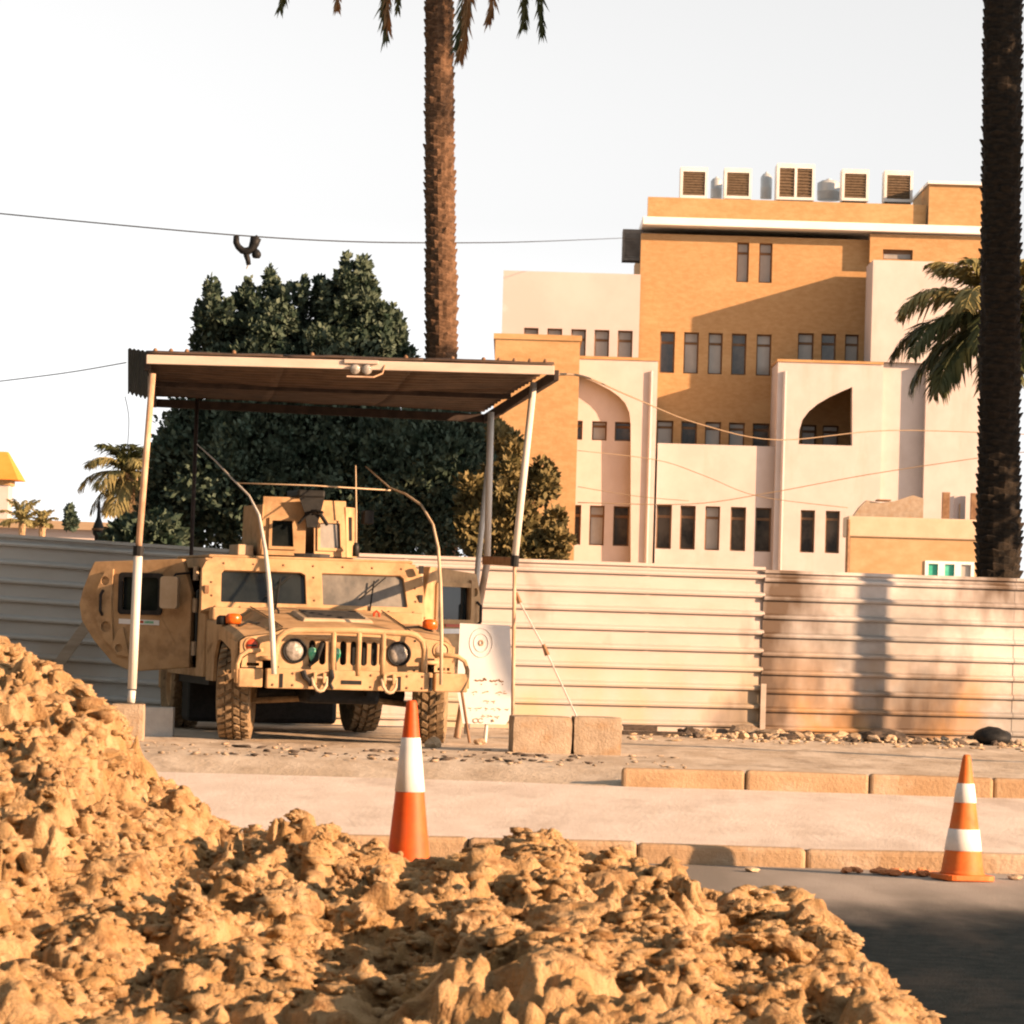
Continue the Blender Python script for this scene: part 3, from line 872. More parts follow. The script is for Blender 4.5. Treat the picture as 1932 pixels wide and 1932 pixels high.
bar(can, 'brace', at(936, 780, 37.6) + Vector((.05, 0, 0)), at(1003, 740, 35.7), .03, .03, M_beam)
b = WB(can); b.tube([at(976, 1128, 35.4), at(1030, 1228, 35.0), at(1088, 1352, 34.5)], .008, 6); b.build('guy_rope', M_pole_white)
for (u, v, Y) in ((977, 1128, 35.38), (1029, 1226, 34.98)):
    p = at(u, v, Y)
    b = WB(can); b.tube([p + Vector((-.02, 0, .05)), p + Vector((.02, -.01, -.05))], [.018, .026], 7); b.build('rope_knot', M_rust)
# lamp with two bulbs under the front edge
pl = at(681, 697, 34.52)
lamp = empty('twin_floodlight', pl, label='twin round floodlight under the front edge of the canopy roof', cat='lamp')
MB().box(-.16, .16, .0, .05, .055, .09).build('bracket', M_fascia, lamp, bevel=.005)
MB().tube([(-.13, -.02, -.07), (.12, -.02, -.07), (.2, .03, -.03), (.22, .06, .05)], .008, 6).build('hanger', M_pole_rust, lamp)
for sx in (-.055, .055):
    M = Matrix.Translation((sx, 0, 0)) @ Matrix.Rotation(R(90), 4, 'X')
    q = MB().lathe([(.02, -.10), (.035, -.06), (.046, -.01), (.048, 0)], 18, M).build('reflector', M_pole_white, lamp, smooth=True)
    MB().lathe([(.05, .001), (.042, .014), (.022, .022), (.004, .024)], 18, M).build('lens', M_lens, q, smooth=True)

# ================================================================== the armoured truck
HV0 = at(660, 1300, 35.0)
YAW = R(14.5)
hv = empty('armored_truck', (HV0.x, 35.0, VG - .005), YAW, label='tan armoured military truck with roof turret and both front doors open', cat='truck')
HVM = Matrix.Translation(hv.location) @ Matrix.Rotation(YAW, 4, 'Z')
HVI = HVM.inverted()
def L(u, v, Y): return HVI @ at(u, v, Y)

# hood, one lofted shell
secs = [  # y, half profile (x, z) from outer lower to centre
    (.22, [(1.04, .80), (1.04, .955), (.98, 1.0), (.74, 1.035), (.62, 1.085), (.30, 1.10), (0, 1.105)]),
    (.45, [(1.06, .86), (1.06, 1.02), (1.0, 1.055), (.75, 1.075), (.63, 1.12), (.30, 1.135), (0, 1.14)]),
    (1.0, [(1.07, .96), (1.07, 1.09), (1.01, 1.12), (.76, 1.125), (.64, 1.19), (.30, 1.205), (0, 1.21)]),
    (1.45, [(1.07, .92), (1.07, 1.12), (1.01, 1.15), (.78, 1.155), (.66, 1.245), (.30, 1.26), (0, 1.265)]),
    (1.80, [(1.07, .80), (1.07, 1.14), (1.01, 1.165), (.80, 1.18), (.67, 1.275), (.30, 1.29), (0, 1.295)])]
vs, fs = [], []
for y, hp in secs:
    full = [(-x, z) for x, z in hp[:-1]] + hp[::-1]
    vs += [(x, y, z) for x, z in full]
n = len(vs) // len(secs)
for i in range(len(secs) - 1):
    for j in range(n - 1):
        a = i * n + j
        fs.append((a, a + 1, a + n + 1, a + n))
hood = MB().add(vs, fs).build('hood', M_tan, hv, bevel=.014)
# raised louvre box, latches and lifting eyes on the hood
vs = []
for (y, z, w) in ((.62, 1.158, .33), (1.22, 1.232, .33)):
    vs += [(-w, y, z), (w, y, z)]
lv = MB().add([(-.36, .60, 1.13), (.36, .60, 1.13), (.36, 1.25, 1.225), (-.36, 1.25, 1.225), (-.33, .64, 1.185), (.33, .64, 1.185), (.33, 1.22, 1.262), (-.33, 1.22, 1.262)],
              [(0, 1, 5, 4), (1, 2, 6, 5), (2, 3, 7, 6), (3, 0, 4, 7), (4, 5, 6, 7)]).build('hood_louvre', M_tan_dust, hood, bevel=.01)
for k in range(6):
    y = .70 + k * .085
    MB().box(-.28, .28, y, y + .05, 1.185 + k * .0115, 1.212 + k * .0115).build('louvre_blade', M_dark, hood)
for x, mt in ((-.50, M_dark), (.50, M_red)):
    MB().tube([(x - .03, 1.2, 1.20), (x - .025, 1.2, 1.255), (x, 1.2, 1.275), (x + .025, 1.2, 1.255), (x + .03, 1.2, 1.20)], .012, 6).build('lifting_eye', mt, hood)
for sx in (-1, 1):
    MB().tube([(sx * .70, .85, 1.12), (sx * .84, .83, 1.135), (sx * .95, .70, 1.09)], .012, 6).build('hood_latch', M_dark, hood)
# front panel with real grille slots and lamp openings
slots = [-.335, -.235, -.135, -.035, .065, .165, .265, .345]
holes = [capsule(x, .865, .062, .23) for x in slots] + [circ(-.505, .875, .112), circ(.505, .875, .112)]
out = [(-.70, .56), (.70, .56), (.72, .80), (1.03, .80), (1.03, .955), (.97, .995), (.73, 1.03), (.61, 1.08), (-.61, 1.08), (-.73, 1.03), (-.97, .995), (-1.03, .955), (-1.03, .80), (-.72, .80)]
MB().plate(out, holes, lambda x, z: (x, .185, z), lambda x, z: (x, .219, z)).build('grille_panel', M_tan, hv, bevel=.006)
MB().box(-.42, .42, .27, .29, .70, 1.02).build('radiator', M_black, hv)
MB().box(-.40, .40, .172, .184, .992, 1.012).build('grille_lip', M_tan, hv, bevel=.003)
for sx in (-1, 1):
    x = sx * .505
    Mh = Matrix.Translation((x, .19, .875)) @ Matrix.Rotation(R(90), 4, 'X')
    hl = MB().lathe([(.11, -.02), (.118, .01), (.118, .022), (.100, .022), (.098, -.02)], 28, Mh, cap=False).build('headlight', M_black, hv, smooth=True)
    MB().lathe([(.098, -.012), (.09, .004), (.06, .016), (.02, .021), (.003, .0215)], 28, Mh).build('lens', M_lens, hl, smooth=True)
    # turn lamp high on the fender
    Mt = Matrix.Translation((sx * .915, .19, .915)) @ Matrix.Rotation(R(90), 4, 'X')
    tl = MB().lathe([(.075, -.02), (.082, .012), (.068, .018), (.066, -.01)], 22, Mt, cap=False).build('turn_lamp', M_tan, hv, smooth=True)
    MB().lathe([(.066, -.005), (.055, .012), (.02, .02), (.003, .021)], 20, Mt).build('lens', M_tan_dust if sx > 0 else M_red, tl, smooth=True)
    if sx < 0:
        MB().box(sx * .915 - .045, sx * .915 + .045, .166, .172, .905, .925).build('lamp_grid', M_dark, tl)
    # side marker on top of the fender
    mk = MB().lathe([(.0, 0), (.055, .002), (.058, .07), (.04, .095), (.004, .10)], 16, Matrix.Translation((sx * .97, .9, 1.112)) @ Matrix.Scale(1.35, 4, (1, 0, 0))).build('marker_lamp', M_amber, hv, smooth=True)
MB().lathe([(.055, 0), (.055, .07), (.03, .09)], 14, Matrix.Translation((-1.07, .95, 1.10))).build('marker_guard', M_black, hv, smooth=True)
# green drop shaped lamps hung in the two left slots
for x in (-.335, -.105):
    prof = [(.002, -.075), (.02, -.055), (.038, -.015), (.044, .02), (.036, .055), (.012, .068)]
    MB().lathe(prof, 16, Matrix.Translation((x, .175, .845)) @ Matrix.Scale(.5, 4, (0, 1, 0))).build('green_lamp', M_green, hv, smooth=True)
MB().tube([(-.24, .165, .96), (-.30, .15, .80), (-.37, .14, .735)], [.022, .026, .014], 7).build('hanging_strap', M_black, hv)
# bumper and brush guard
def tubeobj(name, pts, r, mt, parent, n=10): return MB().tube(pts, r, n).build(name, mt, parent, smooth=True)
bump = MB().box(-.80, .80, .0, .10, .52, .705).build('bumper', M_tan, hv, bevel=.012)
MB().box(-.085, .11, -.006, .0, .575, .612).build('bumper_slot', M_black, bump)
for x in (-.66, .475, .80 - .02):
    MB().box(x - .015, x + .015, -.008, -.001, .53, .66).build('bumper_gap', M_black, bump)
for sx in (-1, 1):
    wing = MB().box(.83, 1.15, .03, .13, .525, .70) if sx > 0 else MB().box(-1.06, -.83, .03, .13, .525, .70)
    wing.build('bumper_end', M_tan, hv, bevel=.012)
    x0 = .80
    arc = [(sx * .80, .05, .71)]
    ho = 1.07 if sx < 0 else 1.15
    tubeobj('bumper_hoop', [(sx * ho, .06, .56), (sx * ho, .06, .74), (sx * (ho - .03), .06, .82), (sx * (ho - .1), .06, .865), (sx * .83, .06, .875)], .022, M_tan, hv)
    MB().plate([(sx * .83, .71), (sx * 1.03, .71), (sx * 1.02, .79), (sx * .96, .835), (sx * .83, .845)], [[(sx * .86, .725), (sx * .98, .725), (sx * .98, .755), (sx * .86, .755)]], lambda x, z: (x, .075, z), lambda x, z: (x, .09, z)).build('hoop_plate', M_tan, hv)
    # tow shackle
    tx = -.30 if sx < 0 else .37
    lug = MB().box(tx - .06, tx - .03, -.05, .0, .58, .68).box(tx + .03, tx + .06, -.05, .0, .58, .68).build('tow_lug', M_tan, bump, bevel=.006)
    MB().tube([(tx - .075, -.03, .63), (tx - .06, -.055, .56), (tx - .03, -.07, .515), (tx, -.075, .505), (tx + .03, -.07, .515), (tx + .06, -.055, .56), (tx + .075, -.03, .63), (tx - .075, -.03, .63)], .016, 8).build('shackle', M_tan_dust, bump, smooth=True)
MB().tube([(-.46, -.02, .69), (-.44, -.04, .63), (-.40, -.03, .60), (-.38, -.02, .55)], [.03, .026, .02, .016], 7).build('winch_hook', M_dark, bump)
MB().tube([(-.19, -.02, .70), (-.185, -.04, .64), (-.20, -.03, .58), (-.17, -.02, .53)], [.024, .028, .018, .016], 7).build('winch_hook', M_dark, bump)
gp = [(-.72, .05, .60), (-.72, .03, .82), (-.715, .02, .92), (-.69, .012, 1.0), (-.63, .008, 1.05), (-.55, .005, 1.07), (0, .0, 1.085), (.55, .005, 1.07), (.63, .008, 1.05), (.69, .012, 1.0), (.715, .02, .92), (.72, .03, .82), (.72, .05, .60)]
guard = tubeobj('brush_guard', gp, .031, M_tan, hv)
for x in (-.17, .075, .31):
    tubeobj('guard_bar', [(x, .012, .66), (x, .0, .9), (x, .0, 1.08)], .026, M_tan, guard)
for sx in (-1, 1):
    tubeobj('guard_strut', [(sx * .72, .03, .80), (sx * .86, .06, .80)], .02, M_tan, guard)
# antennas tied down from the bumper
def whip(name, pts, rs, mt, parent=hv): return MB().tube(pts, rs, 8).build(name, mt, parent, smooth=True)
wl = [L(517, 1272, 34.74), L(514, 1195, 34.74), L(508, 1100, 34.85), L(501, 1040, 35.2), L(489, 972, 35.8), L(470, 935, 36.0), L(440, 905, 36.4), L(405, 868, 36.9), L(372, 838, 37.4)]
whip('whip_antenna', wl, [.026, .026, .023, .019, .014, .010, .009, .008, .006], M_pole_white)
wr = [L(832, 1292, 35.12), L(833, 1200, 35.12), L(831, 1100, 35.22), L(827, 1035, 35.45), L(817, 990, 35.75), L(795, 953, 36.0), L(765, 932, 36.3), L(735, 920, 36.6), L(690, 880, 37.2)]
whip('whip_antenna', wr, [.018, .018, .017, .015, .013, .011, .010, .008, .006], M_tan_dust)
whip('antenna_tie', [L(446, 911, 36.35), L(590, 916, 36.45), L(737, 925, 36.6)], .007, M_tan_dust)
whip('roof_antenna', [L(671, 1048, 37.4), L(672, 960, 37.4), L(671, 878, 37.4)], [.012, .009, .006], M_tan_dust)
MB().lathe([(.035, 0), (.035, .10), (.018, .14)], 10, Matrix.Translation(L(671, 1050, 37.4))).build('antenna_base', M_dark, hv, smooth=True)

# windshield frame, tilted plate with two panes
WY0, WZ0, WY1, WZ1 = 1.78, 1.22, 1.964, 1.755
def wmap(off):
    dy, dz = WY1 - WY0, WZ1 - WZ0
    ln = math.hypot(dy, dz)
    def f(x, h):
        k = h / ln
        return (x, WY0 + dy * k - off * dz / ln, WZ0 + dz * k + off * dy / ln)
    return f
H = math.hypot(WY1 - WY0, WZ1 - WZ0)
wout = [(-1.14, 0), (1.13, 0), (1.11, H - .14), (1.06, H - .05), (.98, H), (-1.0, H), (-1.08, H - .05), (-1.12, H - .13)]
pan = [[(-.94, .10), (-.085, .10), (-.085, .405), (-.13, .43), (-.90, .43), (-.925, .40)], [(.085, .10), (.94, .10), (.915, .40), (.88, .43), (.085, .43)]]
wf = MB().plate(wout, pan, wmap(.03), wmap(-.06)).build('windshield_frame', M_tan, hv, bevel=.01)
for k, pp in enumerate(pan):
    MB().plate(pp, [], wmap(-.01), wmap(-.025)).build('windshield_pane', M_glass if k == 0 else M_glass_pale, wf)
    cx = -.5 if k == 0 else .45
    f = wmap(.045)
    MB().tube([f(cx + .1, .02), f(cx + .13, .2), f(cx + .16, .36)], .008, 6).tube([f(cx + .0, .16), f(cx + .28, .40)], .007, 6).build('wiper', M_black, wf)
def bolts(name, pts, nrm, r, mt, parent):
    """a row of small domed bolt heads joined as one fitting"""
    b = MB()
    rot = Vector(nrm).to_track_quat('Z', 'Y').to_matrix().to_4x4()
    for q in pts:
        b.lathe([(r, -.004), (r, .004), (r * .6, .009), (.001, .010)], 8, Matrix.Translation(q) @ rot)
    return b.build(name, mt, parent, smooth=True)
_wf = wmap(.031)
bolts('frame_bolts', [_wf(x, .045) for x in np.linspace(-1.0, 1.0, 9)] + [_wf(x, .50) for x in np.linspace(-.9, .9, 7)] + [_wf(-1.03, h_) for h_ in (.16, .30)] + [_wf(1.03, h_) for h_ in (.16, .30)] + [_wf(0, h_) for h_ in (.14, .38)], (0, -.95, .3), .012, M_rust, wf)
bolts('bumper_bolts', [(x, -.001, z) for x in (-.74, -.55, .2, .55, .70) for z in (.555, .665)], (0, -1, 0), .013, M_rust, bump)
bolts('grille_bolts', [(x, .184, z) for x in (-.66, .66) for z in (.62, .72, 1.0)] + [(x, .184, .60) for x in (-.4, -.15, .1, .4)], (0, -1, 0), .011, M_dark, hv)
for sx in (-1, 1):
    MB().tube([(sx * .62, .23, 1.098), (sx * .63, .9, 1.186), (sx * .66, 1.7, 1.283)], .006, 5).build('hood_seam', M_dark, hood)
for sx, z in ((-1, 1.45), (1, 1.71), (1, 1.42)):
    MB().box(sx * 1.08 - .02, sx * 1.08 + .02, WY0 + .02, WY0 + .07, z - .05, z + .03).build('frame_bracket', M_dark if sx > 0 else M_rust, wf)
MB().box(-1.06, 1.06, 1.55, 1.77, 1.14, 1.27).build('cowl', M_tan, hv, bevel=.02)
# cab shell
side = [(1.82, .58), (3.95, .58), (3.95, 1.66), (3.85, 1.755), (2.02, 1.755), (1.82, 1.25)]
fd = [(2.25, .66), (3.2, .66), (3.2, 1.66), (2.25, 1.66)]
for sx in (-1, 1):
    MB().plate(side, [fd], lambda y, z: (sx * (1.09 - .04 * max(0, z - 1.2)), y, z), lambda y, z: (sx * (1.03 - .04 * max(0, z - 1.2)), y, z)).build('cab_side', M_tan, hv, bevel=.008)
MB().box(-1.04, 1.04, 2.0, 3.92, 1.757, 1.79).build('roof', M_tan, hv, bevel=.02)
MB().box(-1.03, 1.03, 3.88, 3.95, .58, 1.75).build('rear_bulkhead', M_tan, hv)
MB().box(-1.03, 1.03, 1.82, 3.9, .50, .58).build('floor_pan', M_dark, hv)
MB().box(-1.02, 1.02, 1.70, 1.84, .56, 1.20).build('firewall', M_dark, hv)
MB().box(-.42, .42, 1.86, 3.6, .58, 1.05).build('engine_tunnel', M_dark, hv, bevel=.03)
MB().box(-.30, .36, 2.25, 3.5, 1.05, 1.72).build('sun_blocker', M_dark, hv, bevel=.02)  # box added to stop sun crossing the cab
for sx in (-1, 1):
    st = MB().box(sx * .74 - .25, sx * .74 + .25, 2.35, 2.85, .75, .90).box(sx * .74 - .25, sx * .74 + .25, 2.85, 2.98, .85, 1.45).build('seat', M_black, hv, bevel=.03)
Ms = Matrix.Translation((.62, 2.12, 1.22)) @ Matrix.Rotation(R(60), 4, 'X')
MB().tube([tuple(Ms @ Vector((.2 * math.cos(a), .2 * math.sin(a), 0))) for a in [2 * math.pi * k / 20 for k in range(21)]], .014, 6).build('steering_wheel', M_black, hv)
# rear body behind the cab
MB().plate([(3.96, .62), (4.85, .70), (4.85, 1.40), (4.4, 1.62), (3.96, 1.76)], [], lambda y, z: (-1.05, y, z), lambda y, z: (1.05, y, z)).build('rear_body', M_tan, hv, bevel=.03)
# chassis
MB().box(-.30, -.20, .15, 4.6, .46, .58).box(.20, .30, .15, 4.6, .46, .58).build('chassis_rails', M_black, hv)
MB().box(-.36, .36, .3, 1.3, .38, .56).build('engine_sump', M_black, hv, bevel=.04)
for y in (.86, 4.05):
    MB().tube([(-.72, y, .46), (-.2, y, .50), (.2, y, .50), (.72, y, .46)], [.05, .11, .11, .05], 10).build('axle', M_black, hv)
    for sx in (-1, 1):
        MB().tube([(sx * .30, y - .2, .42), (sx * .74, y, .38), (sx * .30, y + .2, .42)], .03, 8).build('control_arm', M_tyre, hv)
MB().box(-1.0, .55, 3.15, 3.6, .10, .56).build('underbody_filler', M_black, hv, bevel=.05)  # black box added to darken the gap under the truck
MB().box(-1.04, 1.04, 4.72, 4.86, .40, .72).build('rear_bumper', M_tan, hv, bevel=.02)
MB().box(-.5, -.2, 2.0, 2.8, .34, .52).build('fuel_tank', M_black, hv, bevel=.04)
# fender skirts round the wheels
for sx in (-1, 1):
    MB().plate([(.24, .60), (.40, .60), (.42, .80), (.52, .93), (.66, .985), (1.06, .985), (1.22, .92), (1.34, .78), (1.38, .55), (1.80, .55), (1.80, 1.10), (.24, .95)], [], lambda y, z: (sx * 1.065, y, z), lambda y, z: (sx * 1.035, y, z)).build('fender_side', M_tan, hv)
    MB().box(min(sx * .58, sx * .60), max(sx * .58, sx * .60), .24, 1.75, .58, 1.02).build('wheel_well', M_black, hv)

# wheels: tyre with real tread lugs, rim, hub
def wheel_meshes():
    r0, w = .455, .155
    prof = [(.235, -w * .82), (.30, -w), (.36, -w * 1.06), (.42, -w * .98), (r0 - .022, -w * .80), (r0 - .018, 0), (r0 - .022, w * .80), (.42, w * .98), (.36, w * 1.06), (.30, w), (.235, w * .82)]
    t = MB().lathe(prof, 48, cap=False)
    n = 30
    for k in range(n):
        for row, (zc, hw) in enumerate(((-.112, .040), (-.038, .032), (.038, .032), (.112, .040))):
            a = 2 * math.pi * (k + (.5 if row % 2 else 0)) / n
            da = .075
            vs = []
            for rr in (r0 - .03, r0 + .012 - (.012 if row in (0, 3) else 0)):
                sh = 1 if rr < r0 - .01 else .8
                for (sa, sz) in ((-1, -1), (1, -1), (1, 1), (-1, 1)):
                    aa = a + sa * da * sh + (.03 * sz if row < 2 else -.03 * sz)
                    vs.append((rr * math.cos(aa), rr * math.sin(aa), zc + sz * hw * sh))
            t.add(vs, [(0, 3, 2, 1), (4, 5, 6, 7), (0, 1, 5, 4), (1, 2, 6, 5), (2, 3, 7, 6), (3, 0, 4, 7)])
    rim = MB().lathe([(.05, .10), (.08, .11), (.10, .06), (.17, .04), (.20, .06), (.225, .12), (.245, .13), (.245, -.13), (.22, -.12), (.10, -.02)], 32, cap=True)
    for k in range(8):
        a = 2 * math.pi * k / 8
        rim.lathe([(.014, .045), (.014, .065)], 6, Matrix.Translation((.14 * math.cos(a), .14 * math.sin(a), 0)))
    return t, rim
for sx in (-1, 1):
    for y, st in ((.86, R(-15)), (4.05, 0)):
        we = empty('wheel', (sx * (.925 if sx < 0 else .985), y, .468))
        we.parent = hv
        we.rotation_euler = (0, 0, st)
        t, rim = wheel_meshes()
        M = Matrix.Rotation(R(90) * sx, 4, 'Y')
        t.v = [tuple(M @ Vector(p)) for p in t.v]; rim.v = [tuple(M @ Vector(p)) for p in rim.v]
        t.build('tyre', M_tyre, we, recalc=False)
        rim.build('rim', M_tan, we, smooth=False)

# front doors, thick armour plates on the front hinges
def door(sx, ang):
    root = empty('front_door', (sx * 1.10, 2.35 if sx < 0 else 1.93, 0))
    root.parent = hv
    # local s runs from hinge to free edge, outward faces the camera side
    root.rotation_euler = (0, 0, 0)
    dirv = Vector((sx * math.sin(ang), math.cos(ang), 0))
    nrm = Vector((sx * math.cos(ang), -math.sin(ang), 0))
    fr_ = lambda o: (lambda s, z: tuple(dirv * s + nrm * o + Vector((0, 0, z))))
    out = [(.02, .66), (.60, .60), (.80, .68), (1.0, .90), (1.13, 1.10), (1.16, 1.26), (1.13, 1.40), (1.06, 1.60), (1.02, 1.69), (.12, 1.74), (.02, 1.40)]
    if sx < 0: out = [(a * 1.075, b) for a, b in out]
    wx0, wx1 = (.36, .78) if sx < 0 else (.24, .90)
    win = rrect(wx0, 1.20, wx1, 1.56, .035)
    dp = MB().plate(out, [win], fr_(.045), fr_(-.045)).build('armour_plate', M_tan, root, bevel=.012)
    MB().plate(rrect(wx0 - .03, 1.17, wx1 + .03, 1.59, .04), [rrect(wx0 + .015, 1.215, wx1 - .015, 1.545, .03)], fr_(.07), fr_(.046)).build('window_frame', M_tan if sx > 0 else M_dark, root)
    MB().plate(rrect(wx0 + .002, 1.202, wx1 - .002, 1.558, .03), [], fr_(.01), fr_(-.01)).build('window_glass', M_glass, root)
    # latch plate along the free edge with three bosses
    MB().plate([(.84, .82), (.93, .90), (1.05, 1.12), (1.07, 1.27), (1.04, 1.42), (.96, 1.60), (.87, 1.62), (.88, 1.30), (.86, 1.05)], [circ(.955, 1.50, .045, 14), circ(.93, 1.04, .055, 14)], fr_(.075), fr_(.046)).build('latch_plate', M_tan, root, bevel=.006)
    MB().plate([(.66, .74), (.80, .76), (.86, .86), (.80, 1.02), (.74, 1.04)], [circ(.78, .83, .04, 12)], fr_(.08), fr_(.046)).build('lock_plate', M_tan, root, bevel=.006)
    q = dirv * .97 + nrm * .085
    MB().tube([(q + Vector((0, 0, 1.40))), (q + nrm * .05 + Vector((0, 0, 1.36))), (q + nrm * .05 + Vector((0, 0, 1.20))), (q + Vector((0, 0, 1.16)))], .016, 8).build('door_handle', M_dark, root)
    st = MB().plate([(.36, 1.07), (.80, 1.075), (.80, 1.125), (.36, 1.12)], [], fr_(.052), fr_(.047)).build('sticker', M_white, root)
    if sx < 0:
        MB().plate([(.42, 1.085), (.52, 1.086), (.52, 1.11), (.42, 1.109)], [], fr_(.055), fr_(.0525)).build('sticker_print', M_green, root)
        MB().plate([(.53, 1.086), (.58, 1.087), (.58, 1.112), (.53, 1.111)], [], fr_(.055), fr_(.0525)).build('sticker_print', M_red, root)
    else:
        MB().plate([(.42, 1.14), (.74, 1.14), (.74, 1.19), (.42, 1.19)], [], fr_(.056), fr_(.047)).build('reflector', M_red, root)
    for z in (.85, 1.28, 1.60):
        MB().tube([dirv * .0 + Vector((0, 0, z - .07)), dirv * .0 + Vector((0, 0, z + .07))], .028, 8).build('hinge', M_tan_dust, root)
    # mirror on a short arm
    if sx > 0: return root
    mm = MB().plate(rrect(.10, 1.24, .29, 1.56, .03), [], fr_(.22), fr_(.15)).build('mirror', M_tan_dust, root, bevel=.01)
    MB().tube([Vector(fr_(.04)(.05, 1.60)), Vector(fr_(.18)(.14, 1.585)), Vector(fr_(.18)(.16, 1.55))], .012, 6).build('mirror_arm', M_dark, root)
    return root
door(-1, R(57))
door(1, R(45))

# roof turret: ring, plates with windows, gun
tur = empty('gun_turret', (.09, 2.95, 1.80))
tur.parent = hv
MB().lathe([(.50, .0), (.52, .0), (.52, .035), (.46, .045), (.46, .0)], 40, cap=False).build('turret_ring', M_dark, tur)
def tplate(name, p, q, z0, z1, holes, lean=0., zt=None):
    p, q = Vector((*p, 0)), Vector((*q, 0))
    d = (q - p); Ln = d.length; d /= Ln
    nr = Vector((d.y, -d.x, 0))
    f = lambda o: (lambda s, z: tuple(p + d * s + nr * (o - lean * (z - z0)) + Vector((0, 0, z))))
    zt_ = zt or (z1, z1)
    o = MB().plate([(0, z0), (Ln, z0), (Ln, zt_[1]), (0, zt_[0])], holes, f(.008), f(-.008)).build(name, M_tan, tur, bevel=.004)
    for hh in holes:
        xs_ = [a for a, b in hh]; zs_ = [b for a, b in hh]
        fo = [(min(xs_) - .03, min(zs_) - .03), (max(xs_) + .03, min(zs_) - .03), (max(xs_) + .03, max(zs_) + .03), (min(xs_) - .03, max(zs_) + .03)]
        if max(xs_) - min(xs_) > .1:
            MB().plate(fo, [hh], f(.03), f(.009)).build('window_frame', M_tan, tur)
            MB().plate(hh, [], f(.0), f(-.006)).build('window_glass', M_glass_pale if p.x > -.05 else M_glass, tur)
        else:
            MB().plate(hh, [], f(.0), f(-.006)).build('window_glass', M_black, tur)
w1 = [(.10, .10), (.32, .10), (.30, .36), (.10, .36)]
tplate('shield_plate', (-.50, -.42), (-.07, -.50), .01, .60, [w1], .08)
w2 = [(.06, .10), (.28, .10), (.27, .35), (.06, .35)]
tplate('shield_plate', (.02, -.50), (.36, -.45), .01, .58, [w2], .08)
tplate('shield_plate', (.365, -.448), (.50, -.30), .01, .52, [[(.05, .18), (.115, .18), (.125, .42), (.05, .42)]], .06)
tplate('shield_plate', (.505, -.295), (.54, .45), .01, .50, [], .02)
tplate('shield_plate', (-.54, .45), (-.505, -.415), .01, .52, [], .02)
tplate('shield_plate', (.5, .5), (-.5, .5), .01, .5, [], .04)
MB().plate([(-.16, .60), (.10, .60), (.06, .42), (.03, .30), (-.07, .30), (-.10, .45)], [circ(-.02, .45, .03, 10)], lambda x, z: (x, -.56, z), lambda x, z: (x, -.545, z)).build('gun_shield', M_black, tur)
gun = MB().tube([(-.02, -1.05, .44), (-.02, -.56, .46)], .016, 8).box(-.06, .03, -.54, .1, .40, .52).tube([(-.02, -.9, .445), (-.02, -.6, .455)], .024, 8).tube([(.04, -.58, .46), (.14, -.55, .33)], .02, 6).tube([(-.07, -.58, .44), (-.16, -.55, .33)], .014, 6).build('machine_gun', M_black, tur)
MB().box(-.16, .12, -.50, .1, .60, .68).build('gun_cover', M_black, tur, bevel=.02)
MB().box(-.72, -.56, -.3, .2, .0, .11).build('roof_box', M_tan_dust, tur, bevel=.01)
MB().box(.56, .66, -.35, -.2, .36, .5).build('periscope', M_black, tur, bevel=.01)

# ================================================================== trees and palms
def leaf_cloud(lobes, n, size, rnd, fill=.35):
    """small folded leaf faces spread over lobes given as (centre, radii)"""
    vol = np.array([np.prod(r) ** .58 for c, r in lobes]); vol /= vol.sum()
    idx = rnd.choice(len(lobes), n, p=vol)
    C = np.array([c for c, r in lobes])[idx]; Rr = np.array([r for c, r in lobes])[idx]
    d = rnd.normal(size=(n, 3)); d /= np.linalg.norm(d, axis=1)[:, None]
    rad = np.where(rnd.random(n) < fill, rnd.random(n) ** .5, .82 + .24 * rnd.random(n))
    # clumps: pull the radius in and out with noise over the direction
    cl = np.array([noise.noise(Vector((a * 2.6 + b[0], c_ * 2.6, e * 2.6 + b[2]))) for a, c_, e, b in zip(d[:, 0], d[:, 1], d[:, 2], C)])
    rad = rad * (1 + .42 * cl)
    P = C + d * Rr * rad[:, None]
    # leaf frame: points outward and up
    ax = d * .7 + rnd.normal(size=(n, 3)) * .6 + np.array([0, 0, .45]); ax /= np.linalg.norm(ax, axis=1)[:, None]
    tt = rnd.normal(size=(n, 3)); sd = np.cross(ax, tt); sd /= np.linalg.norm(sd, axis=1)[:, None]
    L_ = size * (.6 + .8 * rnd.random(n))[:, None]; W_ = L_ * .30
    v = np.stack([P, P + ax * L_ * .5 + sd * W_, P + ax * L_, P + ax * L_ * .5 - sd * W_], 1).reshape(-1, 3)
    f = np.arange(n * 4).reshape(-1, 4)
    return v, f

def mesh_np(name, v, f, mt, parent, origin):
    me = bpy.data.meshes.new(name)
    v = v - np.array(origin)
    me.vertices.add(len(v)); me.vertices.foreach_set('co', v.ravel().astype(np.float32))
    k = f.shape[1]
    me.loops.add(f.size); me.loops.foreach_set('vertex_index', f.ravel().astype(np.int32))
    me.polygons.add(len(f)); me.polygons.foreach_set('loop_start', np.arange(0, f.size, k, dtype=np.int32))
    me.update(); me.validate()
    me.materials.append(mt)
    o = bpy.data.objects.new(name, me); link(o); o.parent = parent
    return o

